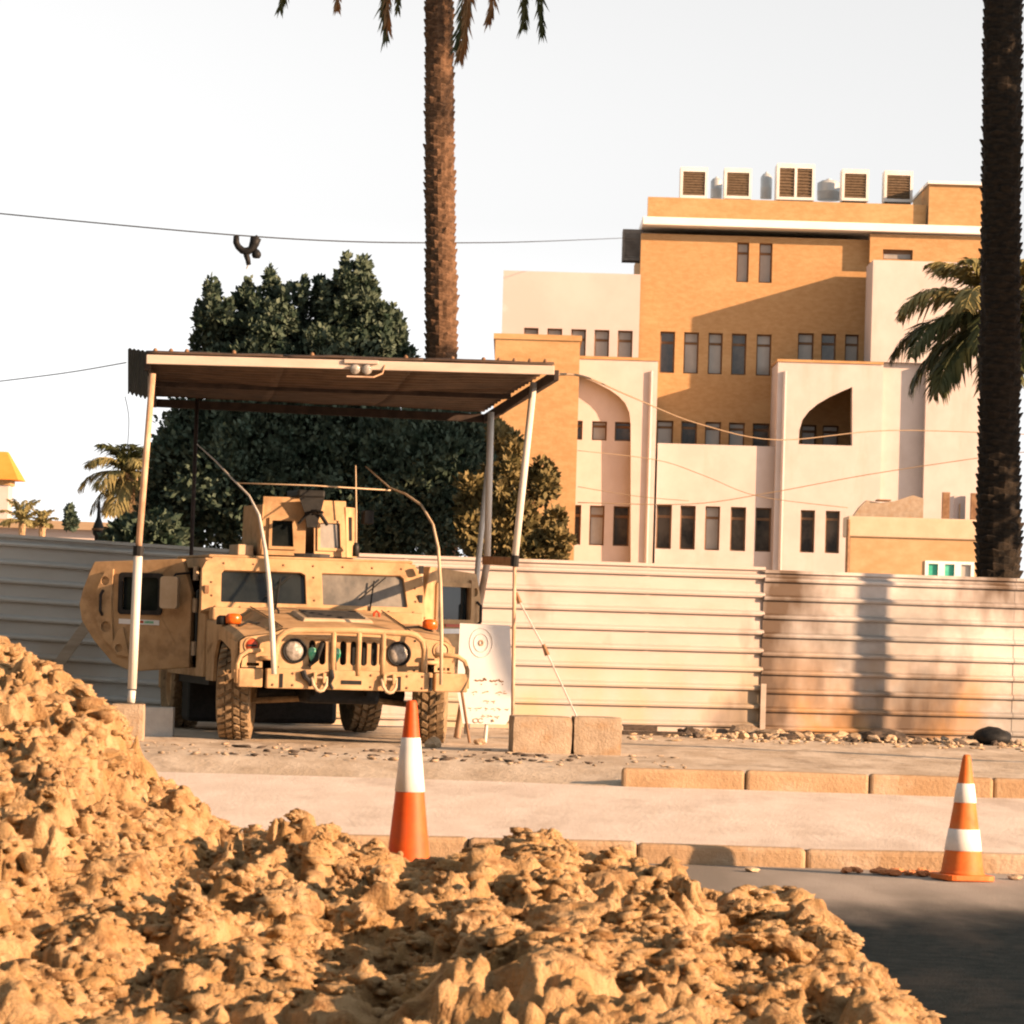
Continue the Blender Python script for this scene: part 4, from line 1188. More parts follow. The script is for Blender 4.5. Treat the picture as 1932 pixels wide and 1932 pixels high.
def tree(name, label, base, lobes_uv, n, size, mt, trunk_r, cat='tree', limbs=True, seed=3, fill=.35, inner=0):
    """lobes_uv: (u, v, Y, ru, rv, ry)"""
    rnd = np.random.default_rng(seed)
    lobes = []
    for (u, v, Y, ru, rv, ry) in lobes_uv:
        p = at(u, v, Y); s = Y / F
        lobes.append(((p.x, p.y, p.z), (ru * s, ry, rv * s)))
    root = empty(name, base, label=label, cat=cat)
    v, f = leaf_cloud(lobes, n, size, rnd, fill)
    if inner:
        v2, f2 = leaf_cloud([(c_, tuple(.66 * x_ for x_ in r_)) for c_, r_ in lobes[:inner]], 14000, .30, rnd, 1.0)
        v2 = v2[:]
        v, f = np.vstack([v, v2]), np.vstack([f, f2 + len(v)])
    mesh_np('crown', v, f, mt, root, base)
    m = MB()
    top = Vector(np.mean([c for c, r in lobes], axis=0)) - Vector(base)
    m.tube([(0, 0, -.1), (top.x * .2, top.y * .2, top.z * .35), (top.x * .6, top.y * .6, top.z * .7)], [trunk_r, trunk_r * .8, trunk_r * .55], 9)
    if limbs:
        for c, r in lobes:
            q = Vector(c) - Vector(base)
            s = Vector((top.x * .3, top.y * .3, top.z * .42))
            m.tube([s, s.lerp(q, .55) + Vector((0, 0, .1)), q], [trunk_r * .55, trunk_r * .35, trunk_r * .1], 6)
    m.build('trunk', M_bark, root, smooth=True)
    return root

TB = at(620, 1300, 47)
lob = [(620, 930, 47, 300, 170, 1.8), (450, 890, 46.6, 130, 150, 1.5), (800, 900, 46.6, 130, 130, 1.5), (560, 770, 47, 190, 90, 1.4), (470, 720, 46.8, 90, 70, 1.0), (640, 700, 46.8, 90, 70, 1.0)]
rs = random.Random(8)
# upright leafy shoots make the ragged top
_tu = [362, 385, 400, 425, 455, 480, 505, 530, 560, 590, 615, 640, 652, 665, 685, 700, 725, 742, 760, 778]
_tv = [650, 540, 532, 575, 565, 522, 516, 548, 545, 526, 545, 492, 480, 515, 484, 535, 585, 592, 625, 660]
for k in range(46):
    u = rs.uniform(370, 770); top_ = float(np.interp(u, _tu, _tv)); h_ = rs.uniform(14, 30)
    lob.append((u, top_ + h_ * rs.uniform(.3, 1.1), 46.4 + rs.random() * 1.3, rs.uniform(4, 7), h_, .14))
for k in range(105):
    u = rs.uniform(366, 774); top_ = float(np.interp(u, _tu, _tv))
    d_ = rs.random() ** 1.3 * 130
    lob.append((u, min(top_ + 34 + d_, 705), 46.4 + rs.random() * 1.3, rs.uniform(6, 13) + d_ * .09, rs.uniform(14, 26) + d_ * .06, .22 + d_ * .003))
for (u, v, ru, rv) in ((345, 800, 26, 40), (330, 850, 36, 46), (310, 900, 30, 50), (360, 900, 40, 60), (300, 965, 40, 50), (330, 1000, 50, 50), (880, 800, 30, 30), (905, 850, 34, 46), (930, 905, 30, 60), (945, 960, 26, 70), (860, 850, 40, 60)):
    lob.append((u, v, 46.2 + rs.random() * .6, ru, rv, .6))
tree('bushy_tree', 'dense dark green tree rising behind the canopy and truck', (TB.x, 47, 0), lob, 130000, .08, M_leaf, .22, seed=5, fill=.42, limbs=False, inner=4)
# unseen trees added beyond the right edge to shade the lower tree and palm
for (x, y, z0, z1, r, sd) in ((10.6, 41.6, 5.3, 8.0, 1.6, 51), (11.2, 44.5, 3.9, 13.0, 1.25, 52), (10.8, 39.2, 7.3, 8.7, .95, 54)):
    rnd_ = np.random.default_rng(sd)
    root = empty('added_shade_tree', (x, y, 0), label={51: 'added shade tree opposite the fence, unseen beyond the right edge', 52: 'tall added shade tree beyond the right palm, out of view', 54: 'high crowned added shade tree nearest the fence, unseen beyond the right edge'}[sd], cat='tree', group='added shade trees')
    lo_ = [((x + rnd_.uniform(-.4, .4) * r, y + rnd_.uniform(-.4, .4) * r, z0 + (z1 - z0) * t), (r * .62, r * .62, (z1 - z0) * .2)) for t in np.linspace(.15, .85, 7)]
    v, f = leaf_cloud(lo_, 15000, .36, rnd_, .65)
    mesh_np('crown', v, f, M_leaf, root, (x, y, 0))
    MB().tube([(0, 0, 0), (.1, 0, z0 * .6), (0, .1, z0 + (z1 - z0) * .7)], [.16, .13, .05], 9).build('trunk', M_bark, root, smooth=True)
bb = empty('shade_board', (10.0, 33.4, 0), label='added blank board on a post, unseen beyond the right edge, shading the fence', cat='shade_board')  # unseen board added to shade the left fence
MB().box(-.05, .05, -1.25, 1.45, 3.9, 7.4).build('panel', M_white, bb, bevel=.01)
MB().tube([(.16, .1, 0), (.16, .1, 7.0)], .11, 12).build('post', M_rust, bb, smooth=True)
MB().plate([(-1.3, 3.85), (1.5, 3.85), (1.5, 7.45), (-1.3, 7.45)], [[(-1.22, 3.93), (1.42, 3.93), (1.42, 7.37), (-1.22, 7.37)]], lambda y, z: (-.08, y, z), lambda y, z: (.08, y, z)).build('frame', M_rust, bb)
# unseen trees added behind the camera and beyond the left edge, cutting sky fill
def blocker_tree(x, y, h, r, label, sd):
    rnd_ = np.random.default_rng(sd)
    root = empty('blocker_tree', (x, y, 0), label=label, cat='tree', group='added sky blockers')
    lo_ = [((x + rnd_.uniform(-.45, .45) * r, y + rnd_.uniform(-.45, .45) * r, h * t), (r * .7, r * .7, h * .16)) for t in np.linspace(.16, .86, 8)]
    v, f = leaf_cloud(lo_, 2600, 1.5, rnd_, .6)
    mesh_np('crown', v, f, M_leaf, root, (x, y, 0))
    MB().tube([(0, 0, 0), (.1, 0, h * .3), (0, .2, h * .8)], [.3, .24, .08], 9).build('trunk', M_bark, root, smooth=True)
for k in range(10):
    blocker_tree(-52 + 8.5 * k, -13 + 2 * math.sin(k * 2.1), 15 + 3 * math.sin(k * 1.7), 5.2, 'added sky-blocking tree behind the photographer, place %s from the left' % 'first second third fourth fifth sixth seventh eighth ninth tenth'.split()[k], 200 + k)
for k in range(6):
    blocker_tree(-21 - 1.5 * math.sin(k), 2 + 12 * k, 13 + 2 * math.sin(k * 2.3), 4.6, 'added sky-blocking tree outside the left edge, %s from the road' % 'first second third fourth fifth sixth'.split()[k], 230 + k)
SB = at(985, 1300, 44.2)
lob = [(960, 1030, 44.2, 60, 60, .6), (1010, 1040, 44.2, 50, 45, .6)]
for k in range(46):
    t = rs.random()
    u = 880 + 200 * t
    top_ = np.interp(u, [880, 930, 985, 1012, 1040, 1085], [850, 800, 840, 800, 900, 1010])
    v = top_ + (1050 - top_) * rs.random() ** .8
    lob.append((u, v, 43.7 + rs.random() * 1.0, rs.uniform(10, 24), rs.uniform(12, 30), .2))
tree('shrub', 'olive brown shrub with sunlit leaves right of the canopy posts', (SB.x, 44.2, 0), lob, 15000, .085, M_leaf2, .06, cat='shrub', seed=9, fill=.5, limbs=False)

def palm_trunk(parent, pts, r0, r1, mt, ring=.085, amp=.16, n=26):
    """stack of old leaf bases: every ring flares outward at its top, staggered round the trunk"""
    pts = [Vector(p) for p in pts]
    Ltot = sum((pts[i + 1] - pts[i]).length for i in range(len(pts) - 1))
    m = MB()
    nr = int(Ltot / ring)
    rows = []
    for i in range(nr):
        j_ = .22 * noise.noise(Vector((i * 1.7, 3.1, pts[0].x + 9)))
        for (fr_, fl) in ((0., .0), (.72 + j_, 1. + j_ * 1.5), (.97, .8 + j_)):
            rows.append(((i + fr_) / nr, fl, i))
    vs, fs = [], []
    def pos(t):
        d = t * Ltot
        for i in range(len(pts) - 1):
            l = (pts[i + 1] - pts[i]).length
            if d <= l or i == len(pts) - 2:
                return pts[i].lerp(pts[i + 1], min(1, d / l))
            d -= l
    for t, fl, i in rows:
        c = pos(t); rr = (r0 + (r1 - r0) * t) * (1 + .07 * noise.noise(Vector((t * 14, 1.3, r0 * 50))))
        for k in range(n):
            a = 2 * math.pi * k / n
            st = .5 + .5 * math.cos(6.5 * (a + (math.pi / 6.5 if i % 2 else 0)) + i * .35)
            nz_ = noise.noise(Vector((math.cos(a) * 3, math.sin(a) * 3, i * .7)))
            r = rr * (1 + amp * fl * (.30 + .70 * st) * (1 + .9 * nz_) + .07 * nz_)
            z = (.35 * ring * st * fl)
            vs.append((c.x + r * math.cos(a), c.y + r * math.sin(a), c.z + z))
    for i in range(len(rows) - 1):
        for k in range(n):
            a, b = i * n + k, i * n + (k + 1) % n
            fs.append((a, b, b + n, a + n))
    m.add(vs, fs)
    return m.build('trunk', mt, parent, recalc=False)

def frond(parent, base, az, el, length, droop, mt, nleaf=46, lw=.028, ll=.5, seed=0, twist=.35, name='frond'):
    rnd = random.Random(seed)
    base = Vector(base)
    h = Vector((math.cos(az), math.sin(az), 0))
    pts = []
    p = base.copy(); e = el
    N = 16
    for i in range(N + 1):
        pts.append(p.copy())
        p = p + (h * math.cos(e) + Vector((0, 0, math.sin(e)))) * (length / N)
        e -= droop / N * (1.5 * i / N + .3)
    m = MB()
    m.tube(pts, [max(.004, .028 * (1 - i / N)) for i in range(N + 1)], 5)
    sidev = Vector((-h.y, h.x, 0))
    for k in range(nleaf):
        t = .10 + .90 * k / nleaf
        i = min(N - 1, int(t * N)); q = pts[i].lerp(pts[i + 1], t * N - i)
        tan = (pts[i + 1] - pts[i]).normalized()
        upv = sidev.cross(tan)
        le = ll * (math.sin(math.pi * min(1, t * .86 + .12)) ** .7) * rnd.uniform(.8, 1.15)
        for s in (-1, 1):
            d = (sidev * s * rnd.uniform(.55, .85) + tan * rnd.uniform(.7, 1.0) + upv * rnd.uniform(-.05, .45)).normalized()
            tip = q + d * le + Vector((0, 0, -le * rnd.uniform(.12, .5)))
            mid = q + d * le * .5
            w = (d.cross(upv)).normalized() * lw * rnd.uniform(.7, 1.2)
            m.add([q - w * .3, mid - w, tip, mid + w, ], [(0, 1, 2, 3)])
    return m.build(name, mt, parent, recalc=False)

def palm(label, base, top, r0, r1, bark, specs, mt, group=None, amp=.16, ring=.085, crown_name='frond'):
    root = empty('palm_tree', base, label=label, cat='palm', group=group)
    b = Vector(base)
    pts = [Vector(p) - b for p in top]
    palm_trunk(root, pts, r0, r1, bark, ring=ring, amp=amp)
    for i, s in enumerate(specs):
        mm = s.get('mat', mt)
        frond(root, pts[-1] + Vector(s.get('off', (0, 0, 0))), s['az'], s['el'], s['len'], s['droop'], mm, nleaf=s.get('n', 46), ll=s.get('ll', .5), lw=s.get('lw', .028), seed=i * 13 + 5)
    return root

# tall palm behind the canopy; its crown is above the frame, hanging tips show
PY1 = 48.0
pb = at(835, 1320, PY1); pt = at(828, -230, PY1)
specs = []
for k in range(26):
    az = 2 * math.pi * k / 26 + .1 * math.sin(k * 5)
    specs.append(dict(az=az, el=R([72, 48, 25][k % 3]), len=[2.7, 2.9, 2.9][k % 3], droop=[2.2, 2.5, 2.5][k % 3], ll=.5, n=44))
# fronds whose hanging tips enter the picture
def tipfrond(u, v, mt, ll=.34, n=40, lw=.026):
    tip = at(u, v, PY1 - .3)
    d = tip - pt
    horiz = math.hypot(d.x, .25)
    return d, horiz
palm1 = palm('tall palm with rough trunk rising behind the canopy roof', (pb.x, PY1, 0), [(pb.x, PY1, 0), at(833, 640, PY1), at(829, 250, PY1), pt], .215, .165, M_bark, specs, M_frond)
def hang(root, base, pts, mt, ll, n, lw, seed):
    """a drooping frond given by its rib points (relative to the palm root)"""
    rnd = random.Random(seed)
    m = MB(); m.tube(pts, [.02 * (1 - .8 * i / (len(pts) - 1)) + .003 for i in range(len(pts))], 5)
    for k in range(n):
        t = .05 + .95 * k / n
        x = t * (len(pts) - 1); i = min(len(pts) - 2, int(x)); q = pts[i].lerp(pts[i + 1], x - i)
        tan = (pts[i + 1] - pts[i]).normalized()
        for s in range(2):
            a = rnd.uniform(0, 2 * math.pi)
            ort = tan.orthogonal().normalized(); ort2 = tan.cross(ort)
            d = (tan * rnd.uniform(.8, 1.2) + (ort * math.cos(a) + ort2 * math.sin(a)) * rnd.uniform(.25, .6) + Vector((0, 0, -.35))).normalized()
            le = ll * rnd.uniform(.6, 1.1) * (1 - .45 * t)
            w = d.cross(ort if abs(d.dot(ort)) < .9 else ort2).normalized() * lw
            m.add([q - w * .3, q + d * le * .5 - w, q + d * le, q + d * le * .5 + w], [(0, 1, 2, 3)])
    return m.build('hanging_frond', mt, root, recalc=False)
pr = Vector((pb.x, PY1, 0))
for i, (path, mt, ll) in enumerate([
        ([(800, -190), (700, -170), (590, -90), (540, -30), (528, 12)], M_frond, .24), ([(800, -190), (730, -160), (665, -80), (640, -25), (636, 12)], M_frond_dry, .22),
        ([(815, -180), (770, -140), (735, -60), (724, 10), (727, 66)], M_frond, .30), ([(815, -180), (775, -140), (738, -60), (730, 5), (731, 50)], M_frond_dry, .26),
        ([(820, -150), (775, -110), (755, -50), (750, 15)], M_frond, .20),
        ([(845, -150), (880, -110), (882, -30), (872, 40), (864, 84)], M_frond, .32), ([(845, -150), (886, -100), (884, -10), (876, 60), (868, 104)], M_frond_dry, .30),
        ([(845, -190), (900, -150), (932, -70), (930, 0), (922, 34)], M_frond_dry, .26), ([(845, -200), (930, -180), (985, -90), (990, -10), (988, 45)], M_frond, .30),
        ([(845, -200), (940, -190), (1005, -90), (1020, 0), (1022, 55)], M_frond, .28)]):
    pts_ = [at(u, v, PY1 - .15 - .05 * i) - pr for u, v in path]
    hang(palm1, None, pts_, mt, ll * 1.5, 80, .017, i * 7)

# palm at the right edge, shade put into its bark colour: thick trunk runs through the frame, crown out of sight above
PY2 = 46.0
pb2 = at(1884, 1320, PY2)
top2 = [(pb2.x, PY2, 0), at(1886, 700, PY2), at(1890, 300, PY2), at(1894, -260, PY2)]
specs = [dict(az=2 * math.pi * k / 22 + .2, el=R([70, 40, 15][k % 3]), len=2.6, droop=2.2, ll=.5, n=36) for k in range(22)]
palm('thick palm trunk, shade put in its bark colour, standing at the right edge of the photo', (pb2.x, PY2, 0), top2, .265, .215, M_bark_shade, specs, M_frond, amp=.15)
# shorter palm behind it with a crown of drooping fronds
PY3 = 56.0
pb3 = at(1895, 1300, PY3); pt3 = at(1893, 600, PY3)
specs = []
for k in range(32):
    az = 2 * math.pi * k / 32 + .13
    specs.append(dict(az=az, el=R([62, 34, 8, -18][k % 4]), len=[1.55, 1.9, 2.0, 1.9][k % 4], droop=[1.5, 1.7, 1.5, 1.1][k % 4], ll=.55, n=64, lw=.036, mat=M_frond if k % 4 > 1 else M_frond_far))
palm('short palm with drooping fronds half hidden behind the right palm trunk', (pb3.x, PY3, 0), [(pb3.x, PY3, 0), at(1892, 900, PY3), pt3], .2, .17, M_bark, specs, M_frond)
# pale palm at the left behind the fence
PY4 = 62.0
pb4 = at(246, 1200, PY4); pt4 = at(242, 895, PY4)
specs = [dict(az=2 * math.pi * k / 22 + .2, el=R([70, 42, 12, -30][k % 4]), len=[.8, .92, .98, .95][k % 4], droop=[1.5, 1.7, 1.6, .9][k % 4], ll=.34, n=40, lw=.022, mat=(M_frond_far if k % 4 else M_frond)) for k in range(22)]
palm('sunlit pale palm with a bushy crown left of the canopy pole', (pb4.x, PY4, 0), [(pb4.x, PY4, 0), pt4], .17, .16, M_bark_far, specs, M_frond_far)
for (u, v, Y, sc, lab) in ((42, 985, 84, .62, 'small far palm beside the orange roofed tower'), (80, 990, 84.6, .42, 'low far palm just right of the small far palm')):
    p0 = at(u, v, Y)
    specs = [dict(az=2 * math.pi * k / 14 + .2, el=R([75, 50, 20][k % 3]), len=[1.1, 1.1, 1.0][k % 3] * sc, droop=[1.1, 1.5, 1.4][k % 3], ll=.34 * sc, n=26, lw=.025) for k in range(14)]
    palm(lab, (p0.x, Y, 0), [(p0.x, Y, 0), p0], .08, .07, M_bark_far, specs, M_frond_far)
# pointed little conifer far left and a bottle shaped post
p0 = at(133, 990, 88)
tree('conifer', 'tiny dark pointed conifer above the long low roof', (p0.x, 88, 0), [(131, 963, 88, 4, 10, .12), (133, 976, 88, 7, 12, .2), (134, 988, 88, 10, 10, .3)], 900, .10, M_leaf, .06, limbs=False, seed=2)
p0 = at(185, 1012, 52)
fin = empty('bottle_post', (p0.x, 52, 0), label='dark bottle shaped lantern post behind the left fence', cat='lamp post')
zz = p0.z
MB().lathe([(.05, 0), (.05, zz), (.075, zz + .03), (.085, zz + .10), (.06, zz + .18), (.03, zz + .26), (.018, zz + .48), (.008, zz + .50)], 14).build('post', M_dark, fin, smooth=True)
MB().lathe([(.09, zz + .085), (.095, zz + .10), (.088, zz + .115)], 14, cap=False).build('collar', M_rust, fin, smooth=True)
# low dark hedge at the foot of the left palm
hb = at(250, 1300, 45.5)
tree('hedge', 'low dark hedge between the left palm and the canopy pole', (hb.x, 45.5, 0), [(255, 1025, 45.5, 50, 40, .5), (300, 1015, 45.4, 40, 40, .5), (230, 1040, 45.5, 40, 26, .5)], 5500, .12, M_leaf, .06, cat='hedge', seed=14, fill=.5)

# ================================================================== cables
def cable(label, pts, r, mt=M_cable, name='overhead_cable'):
    P = [at(*p) for p in pts]
    # smooth through the points
    out = []
    for i in range(len(P) - 1):
        a, b = P[max(i - 1, 0)], P[min(i + 2, len(P) - 1)]
        for k in range(6):
            t = k / 6
            t2, t3 = t * t, t * t * t
            out.append(.5 * ((2 * P[i]) + (-a + P[i + 1]) * t + (2 * a - 5 * P[i] + 4 * P[i + 1] - b) * t2 + (-a + 3 * P[i] - 3 * P[i + 1] + b) * t3))
    out.append(P[-1])
    m = MB().tube(out, r, 5)
    o = m.build(name, mt, smooth=True)
    return tag(o, label, 'cable', 'overhead cables')
cable('thin cable sagging across the sky from left edge to the tower', [(-40, 399, 55), (230, 425, 55), (450, 444, 55.5), (640, 455, 57), (815, 458, 62), (1000, 456, 80), (1180, 449, 128)], .010)
cable('short cable running from the left edge to the canopy corner', [(-40, 724, 42), (120, 704, 40), (238, 684, 36.8)], .006)
cable('cable from the canopy corner sweeping across both arches', [(1050, 706, 36), (1110, 713, 50), (1190, 748, 75), (1320, 800, 95), (1470, 830, 105), (1680, 812, 110), (1950, 820, 112)], .015, M_cable_pale)
cable('cable slanting down the central wall to its right windows', [(1090, 850, 112), (1240, 868, 113), (1330, 898, 113), (1430, 936, 113), (1600, 958, 113)], .012, M_cable_pale)
cable('cable rising to the right across the lower walls', [(1090, 948, 108), (1300, 951, 108), (1450, 930, 108), (1640, 895, 108), (1860, 862, 108), (1960, 850, 108)], .014, M_cable_pale)
cable('low cable across the left recess below the cross cables', [(1090, 918, 112), (1200, 936, 112), (1300, 945, 112)], .011, M_cable_pale)
cable('thin vertical wire dangling beside the left canopy pole', [(236, 748, 36.2), (243, 790, 36.1), (240, 850, 36)], .004)
# cable hardware hung from the sky cable
kp = at(466, 446, 55.5)
kit = empty('cable_clamp', kp, label='black U shaped clamp with a hanging weight on the sky cable', cat='clamp')
s = 55.5 / F
def K(u, v): return Vector(((u - 466) * s, 0, -(v - 446) * s))
MB().tube([K(446, 446), K(446, 458), K(450, 466), K(458, 473), K(467, 475), K(475, 470), K(480, 460), K(483, 448)], [.045, .05, .05, .055, .065, .06, .075, .085], 9).build('hoop', M_black, kit, smooth=True)
MB().tube([K(487, 445), K(480, 452), K(476, 462)], [.03, .06, .05], 8).build('wedge', M_black, kit, smooth=True)
MB().tube([K(467, 475), K(466, 482), K(469, 490), K(471, 500)], [.05, .045, .04, .035], 8).tube([K(463, 486), K(466, 482)], .02, 6).build('drop_rod', M_black, kit, smooth=True)
MB().tube([K(484, 462), K(485, 470)], .012, 6).lathe([(.01, -.075), (.05, -.07), (.072, -.03), (.068, .01), (.04, .05), (.012, .07)], 14, Matrix.Translation(K(485, 478))).build('weight', M_black, kit, smooth=True)
MB().tube([K(470, 500), K(467, 508)], .012, 6).build('tail_wire', M_tank, kit)

# ================================================================== things on the verge
# sign board
sg = empty('sign_board', at(920, 1385, 37.0), label='white notice board with an emblem and faded lines of script', cat='sign')
S0 = Vector(sg.location); S0.z = VG; sg.location = S0
SY = 36.9
def SP(u, v, off=0.):
    p = at(u, v, SY + (1364 - v) * .0009 - off); return p - S0
bd = [SP(873, 1365), SP(954, 1367), SP(969, 1345), SP(962, 1180), SP(868, 1176), SP(862, 1300)]
n = len(bd)
MB().add(bd + [p + Vector((0, .02, 0)) for p in bd], [tuple(range(n)), tuple(range(2 * n - 1, n - 1, -1))] + [(i, i + n, (i + 1) % n + n, (i + 1) % n) for i in range(n)]).build('board', M_sign, sg)
def stroke(pts, r, mt, name='lettering'):
    return MB().tube([SP(u, v, .003) for u, v in pts], r * .88, 5).build(name, mt, sg)
# emblem: two rings with a small core
for rr, rw, mt in ((24, .004, M_emblem), (15, .004, M_emblem), (4, .008, M_ink)):
    stroke([(908 + rr * math.cos(a) * .9, 1213 + rr * math.sin(a) * 1.15) for a in [2 * math.pi * k / 18 for k in range(19)]], rw, mt, 'emblem')
rl = random.Random(4)
def script_line(v, words, r, mt, amp):
    """joined script: a baseline with humps, loops and dots for each word"""
    for (u0, u1) in words:
        pts = []
        k = max(3, int((u1 - u0) / 3))
        for i in range(k + 1):
            t = i / k
            pts.append((u0 + (u1 - u0) * t, v + (u0 - 900) * .03 - (abs(math.sin(t * 7.3 + u0)) ** 2) * amp * rl.uniform(.3, 1.2)))
        stroke(pts, r, mt)
        for j in range(max(1, int((u1 - u0) / 9))):
            du = rl.uniform(u0, u1); dv = v + rl.choice((-1, 1)) * amp * 1.25
            stroke([(du, dv), (du + 1.6, dv + .5)], r * .8, mt)
script_line(1285, [(897, 918), (925, 938), (941, 950)], .008, M_ink_dark, 4.5)
script_line(1300 + 7, [(892, 901), (911, 922), (936, 947), (950, 956)], .006, M_ink, 2.6)
script_line(1323, [(913, 923), (928, 934)], .006, M_ink, 2.4)
script_line(1337, [(884, 890), (896, 909), (916, 921), (927, 933), (938, 945), (953, 960)], .005, M_ink, 2.2)
script_line(1352, [(909, 916), (920, 929), (934, 942)], .006, M_ink, 2.4)
for cu in (898, 908):
    stroke([(cu + 5 * math.cos(a), 1359.5 + 4 * math.sin(a)) for a in [.6 + 5 * k / 10 for k in range(11)]], .005, M_ink, 'emblem')
stroke([(930, 1357), (931, 1362)], .012, M_ink, 'emblem')
for (u0, v0, u1, v1) in ((918, 1366, 915, 1398),):
    MB().tube([SP(u0, v0, -.03), SP(u1, v1 + 3, -.03)], .018, 8).build('leg', M_pole_white, sg)
MB().tube([SP(868, 1285, .05), SP(886, 1402, .12)], .014, 8).build('easel_strut', M_rust, sg)

# concrete blocks
def block(u0, u1, v0, v1, Y, depth, mt, label, rz=0., chip=.02):
    p0, p1 = at(u0, v1, Y), at(u1, v0, Y)
    w, hgt = p1.x - p0.x, p1.z - VG
    o = MB()
    bm = bmesh.new()
    bmesh.ops.create_cube(bm, size=1)
    bmesh.ops.subdivide_edges(bm, edges=bm.edges[:], cuts=7, use_grid_fill=True)
    rr = random.Random(int(u0))
    for v in bm.verts:
        e = sum(abs(abs(c) - .5) < 1e-4 for c in v.co)
        nn = noise.noise(v.co * 3.1 + Vector((u0, 0, 0)))
        v.co = Vector((v.co.x * w, v.co.y * depth, (v.co.z + .5) * hgt))
        ctr = Vector((0, 0, hgt / 2))
        v.co += (ctr - v.co).normalized() * (chip * (.25 * nn + (.35 * max(0, nn) + .25 if e >= 2 else 0) + (.4 if e == 3 else 0)))
    me = bpy.data.meshes.new('concrete_block'); bm.to_mesh(me); bm.free()
    me.materials.append(mt)
    ob = bpy.data.objects.new('concrete_block', me); link(ob)
    ob.location = ((p0.x + p1.x) / 2, Y + depth / 2, VG - .012)
    ob.rotation_euler = (0, 0, rz)
    return tag(ob, label, 'block', 'concrete blocks')
block(962, 1077, 1351, 1420, 34.25, .42, M_block, 'rough concrete block under the right canopy post, left of its pair', R(6))
block(1079, 1172, 1352, 1418, 34.3, .40, M_block, 'shorter rough concrete block on the right of the pair', R(4))
block(206, 269, 1327, 1398, 34.25, .40, M_block, 'sunlit concrete block carrying the left canopy pole', R(3))
block(269, 326, 1333, 1386, 35.6, .35, M_block_grey, 'grey concrete block in shade beside the left pole block', R(2), chip=.012)
# stick leaning on the fence at the left
lb = at(108, 1250, 40.2)
o = MB().box(-.06, .06, -.02, .02, 0, .72, Matrix.Rotation(R(34), 4, 'Y')).build('leaning_plank', M_wood, bevel=.004)
o.location = at(104, 1262, 40.6)
tag(o, 'pale plank leaning by the shaded fence left of the open door', 'plank')

# rubble along the foot of the fence
def rock_mesh(seed, sub=2, rough=.35, flat_=.75):
    bm = bmesh.new()
    bmesh.ops.create_icosphere(bm, subdivisions=sub, radius=1)
    for v in bm.verts:
        d = v.co.normalized()
        n1 = noise.noise(d * 1.3 + Vector((seed * 3.1, 1, 2))); n2 = noise.noise(d * 3.4 + Vector((seed, 5, 1))); n3 = noise.noise(d * 7.5 + Vector((4, seed, 1)))
        v.co = d * (1 + rough * n1 * 1.3 + rough * .7 * n2 + rough * .35 * n3)
        v.co.z *= flat_
    me = bpy.data.meshes.new('rock'); bm.to_mesh(me); bm.free()
    return me
rocks = []
for k in range(6):
    for mt in (M_rubble, M_rubble_dark, M_block, M_brickred):
        me = rock_mesh(k + 1.7, 2); me.materials.append(mt); rocks.append((mt.name, me))
def rocks_of(*names): return [m for n, m in rocks if n in names]
rb = empty('rubble_line', at(1500, 1400, 41.4), label='line of broken stones and rubble along the foot of the fence', cat='rubble')
rb.location.z = VG
r2 = random.Random(12)
for k in range(260):
    u = r2.uniform(1285, 1930) if k % 3 else r2.choice([r2.uniform(1285, 1345), r2.uniform(1385, 1480), r2.uniform(1640, 1730)])
    Y = r2.uniform(40.6, 42.2)
    p = at(u, 1395, Y)
    s = r2.choice((.02, .028, .035, .045, .06)) * r2.uniform(.7, 1.35)
    if 1285 < u < 1480 and r2.random() < .3: s *= 1.6
    me = r2.choice(rocks_of('rubble_stone', 'concrete_block') if r2.random() < .78 else rocks_of('rubble_dark'))
    M = Matrix.Translation((p.x - rb.location.x, Y - rb.location.y, s * .4)) @ Matrix.Rotation(r2.uniform(0, 6.3), 4, 'Z') @ Matrix.Rotation(r2.uniform(-.6, .6), 4, 'X') @ Matrix.Diagonal((s * r2.uniform(.9, 1.9), s * r2.uniform(.8, 1.2), s * r2.uniform(.6, 1.1), 1))
    place(me, 'stone', rb, M)
# dark boards by the blocks, pale planks, black sack
def plank(u0, v0, u1, v1, Y, w, t, mt, label, name='plank'):
    p, q = at(u0, v0, Y), at(u1, v1, Y)
    d = q - p; Ln = d.length
    M = d.to_track_quat('X', 'Z').to_matrix().to_4x4()
    o = MB().box(-Ln / 2, Ln / 2, -w / 2, w / 2, -t / 2, t / 2).build(name, mt, bevel=.004)
    o.matrix_world = Matrix.Translation((p + q) / 2) @ M
    return tag(o, label, 'plank', 'boards at the fence foot')
plank(1176, 1373, 1240, 1375, 41.6, .12, .05, M_rubble_dark, 'upper dark board lying right of the concrete blocks')
plank(1174, 1386, 1292, 1389, 41.2, .22, .09, M_rubble_dark, 'long dark beam lying below the dark board at the fence foot')
plank(1488, 1380, 1550, 1399, 41.0, .06, .03, M_rubble_dark, 'dark stick slanting in the rubble right of the fence joint')
plank(1506, 1400, 1535, 1404, 40.5, .08, .03, M_sign, 'first short pale board lying before the dark stick')
plank(1550, 1401, 1596, 1407, 40.6, .08, .03, M_sign, 'second pale board lying in the rubble further right')
plank(1690, 1407, 1760, 1413, 40.4, .09, .025, M_sign, 'pale broken board in front of the black sack')
sk = rock_mesh(9.3, 3, .10, .62); sk.materials.append(M_black)
sk.shade_smooth()
o = bpy.data.objects.new('black_sack', sk); link(o)
pp = at(1872, 1396, 41.2); o.location = (pp.x, 41.2, VG + .08); o.scale = (.215, .2, .19)
tag(o, 'round black sack slumped against the fence at the far right', 'sack')
sk2 = rock_mesh(4.2, 3, .28, .5); sk2.materials.append(M_rubble_dark)
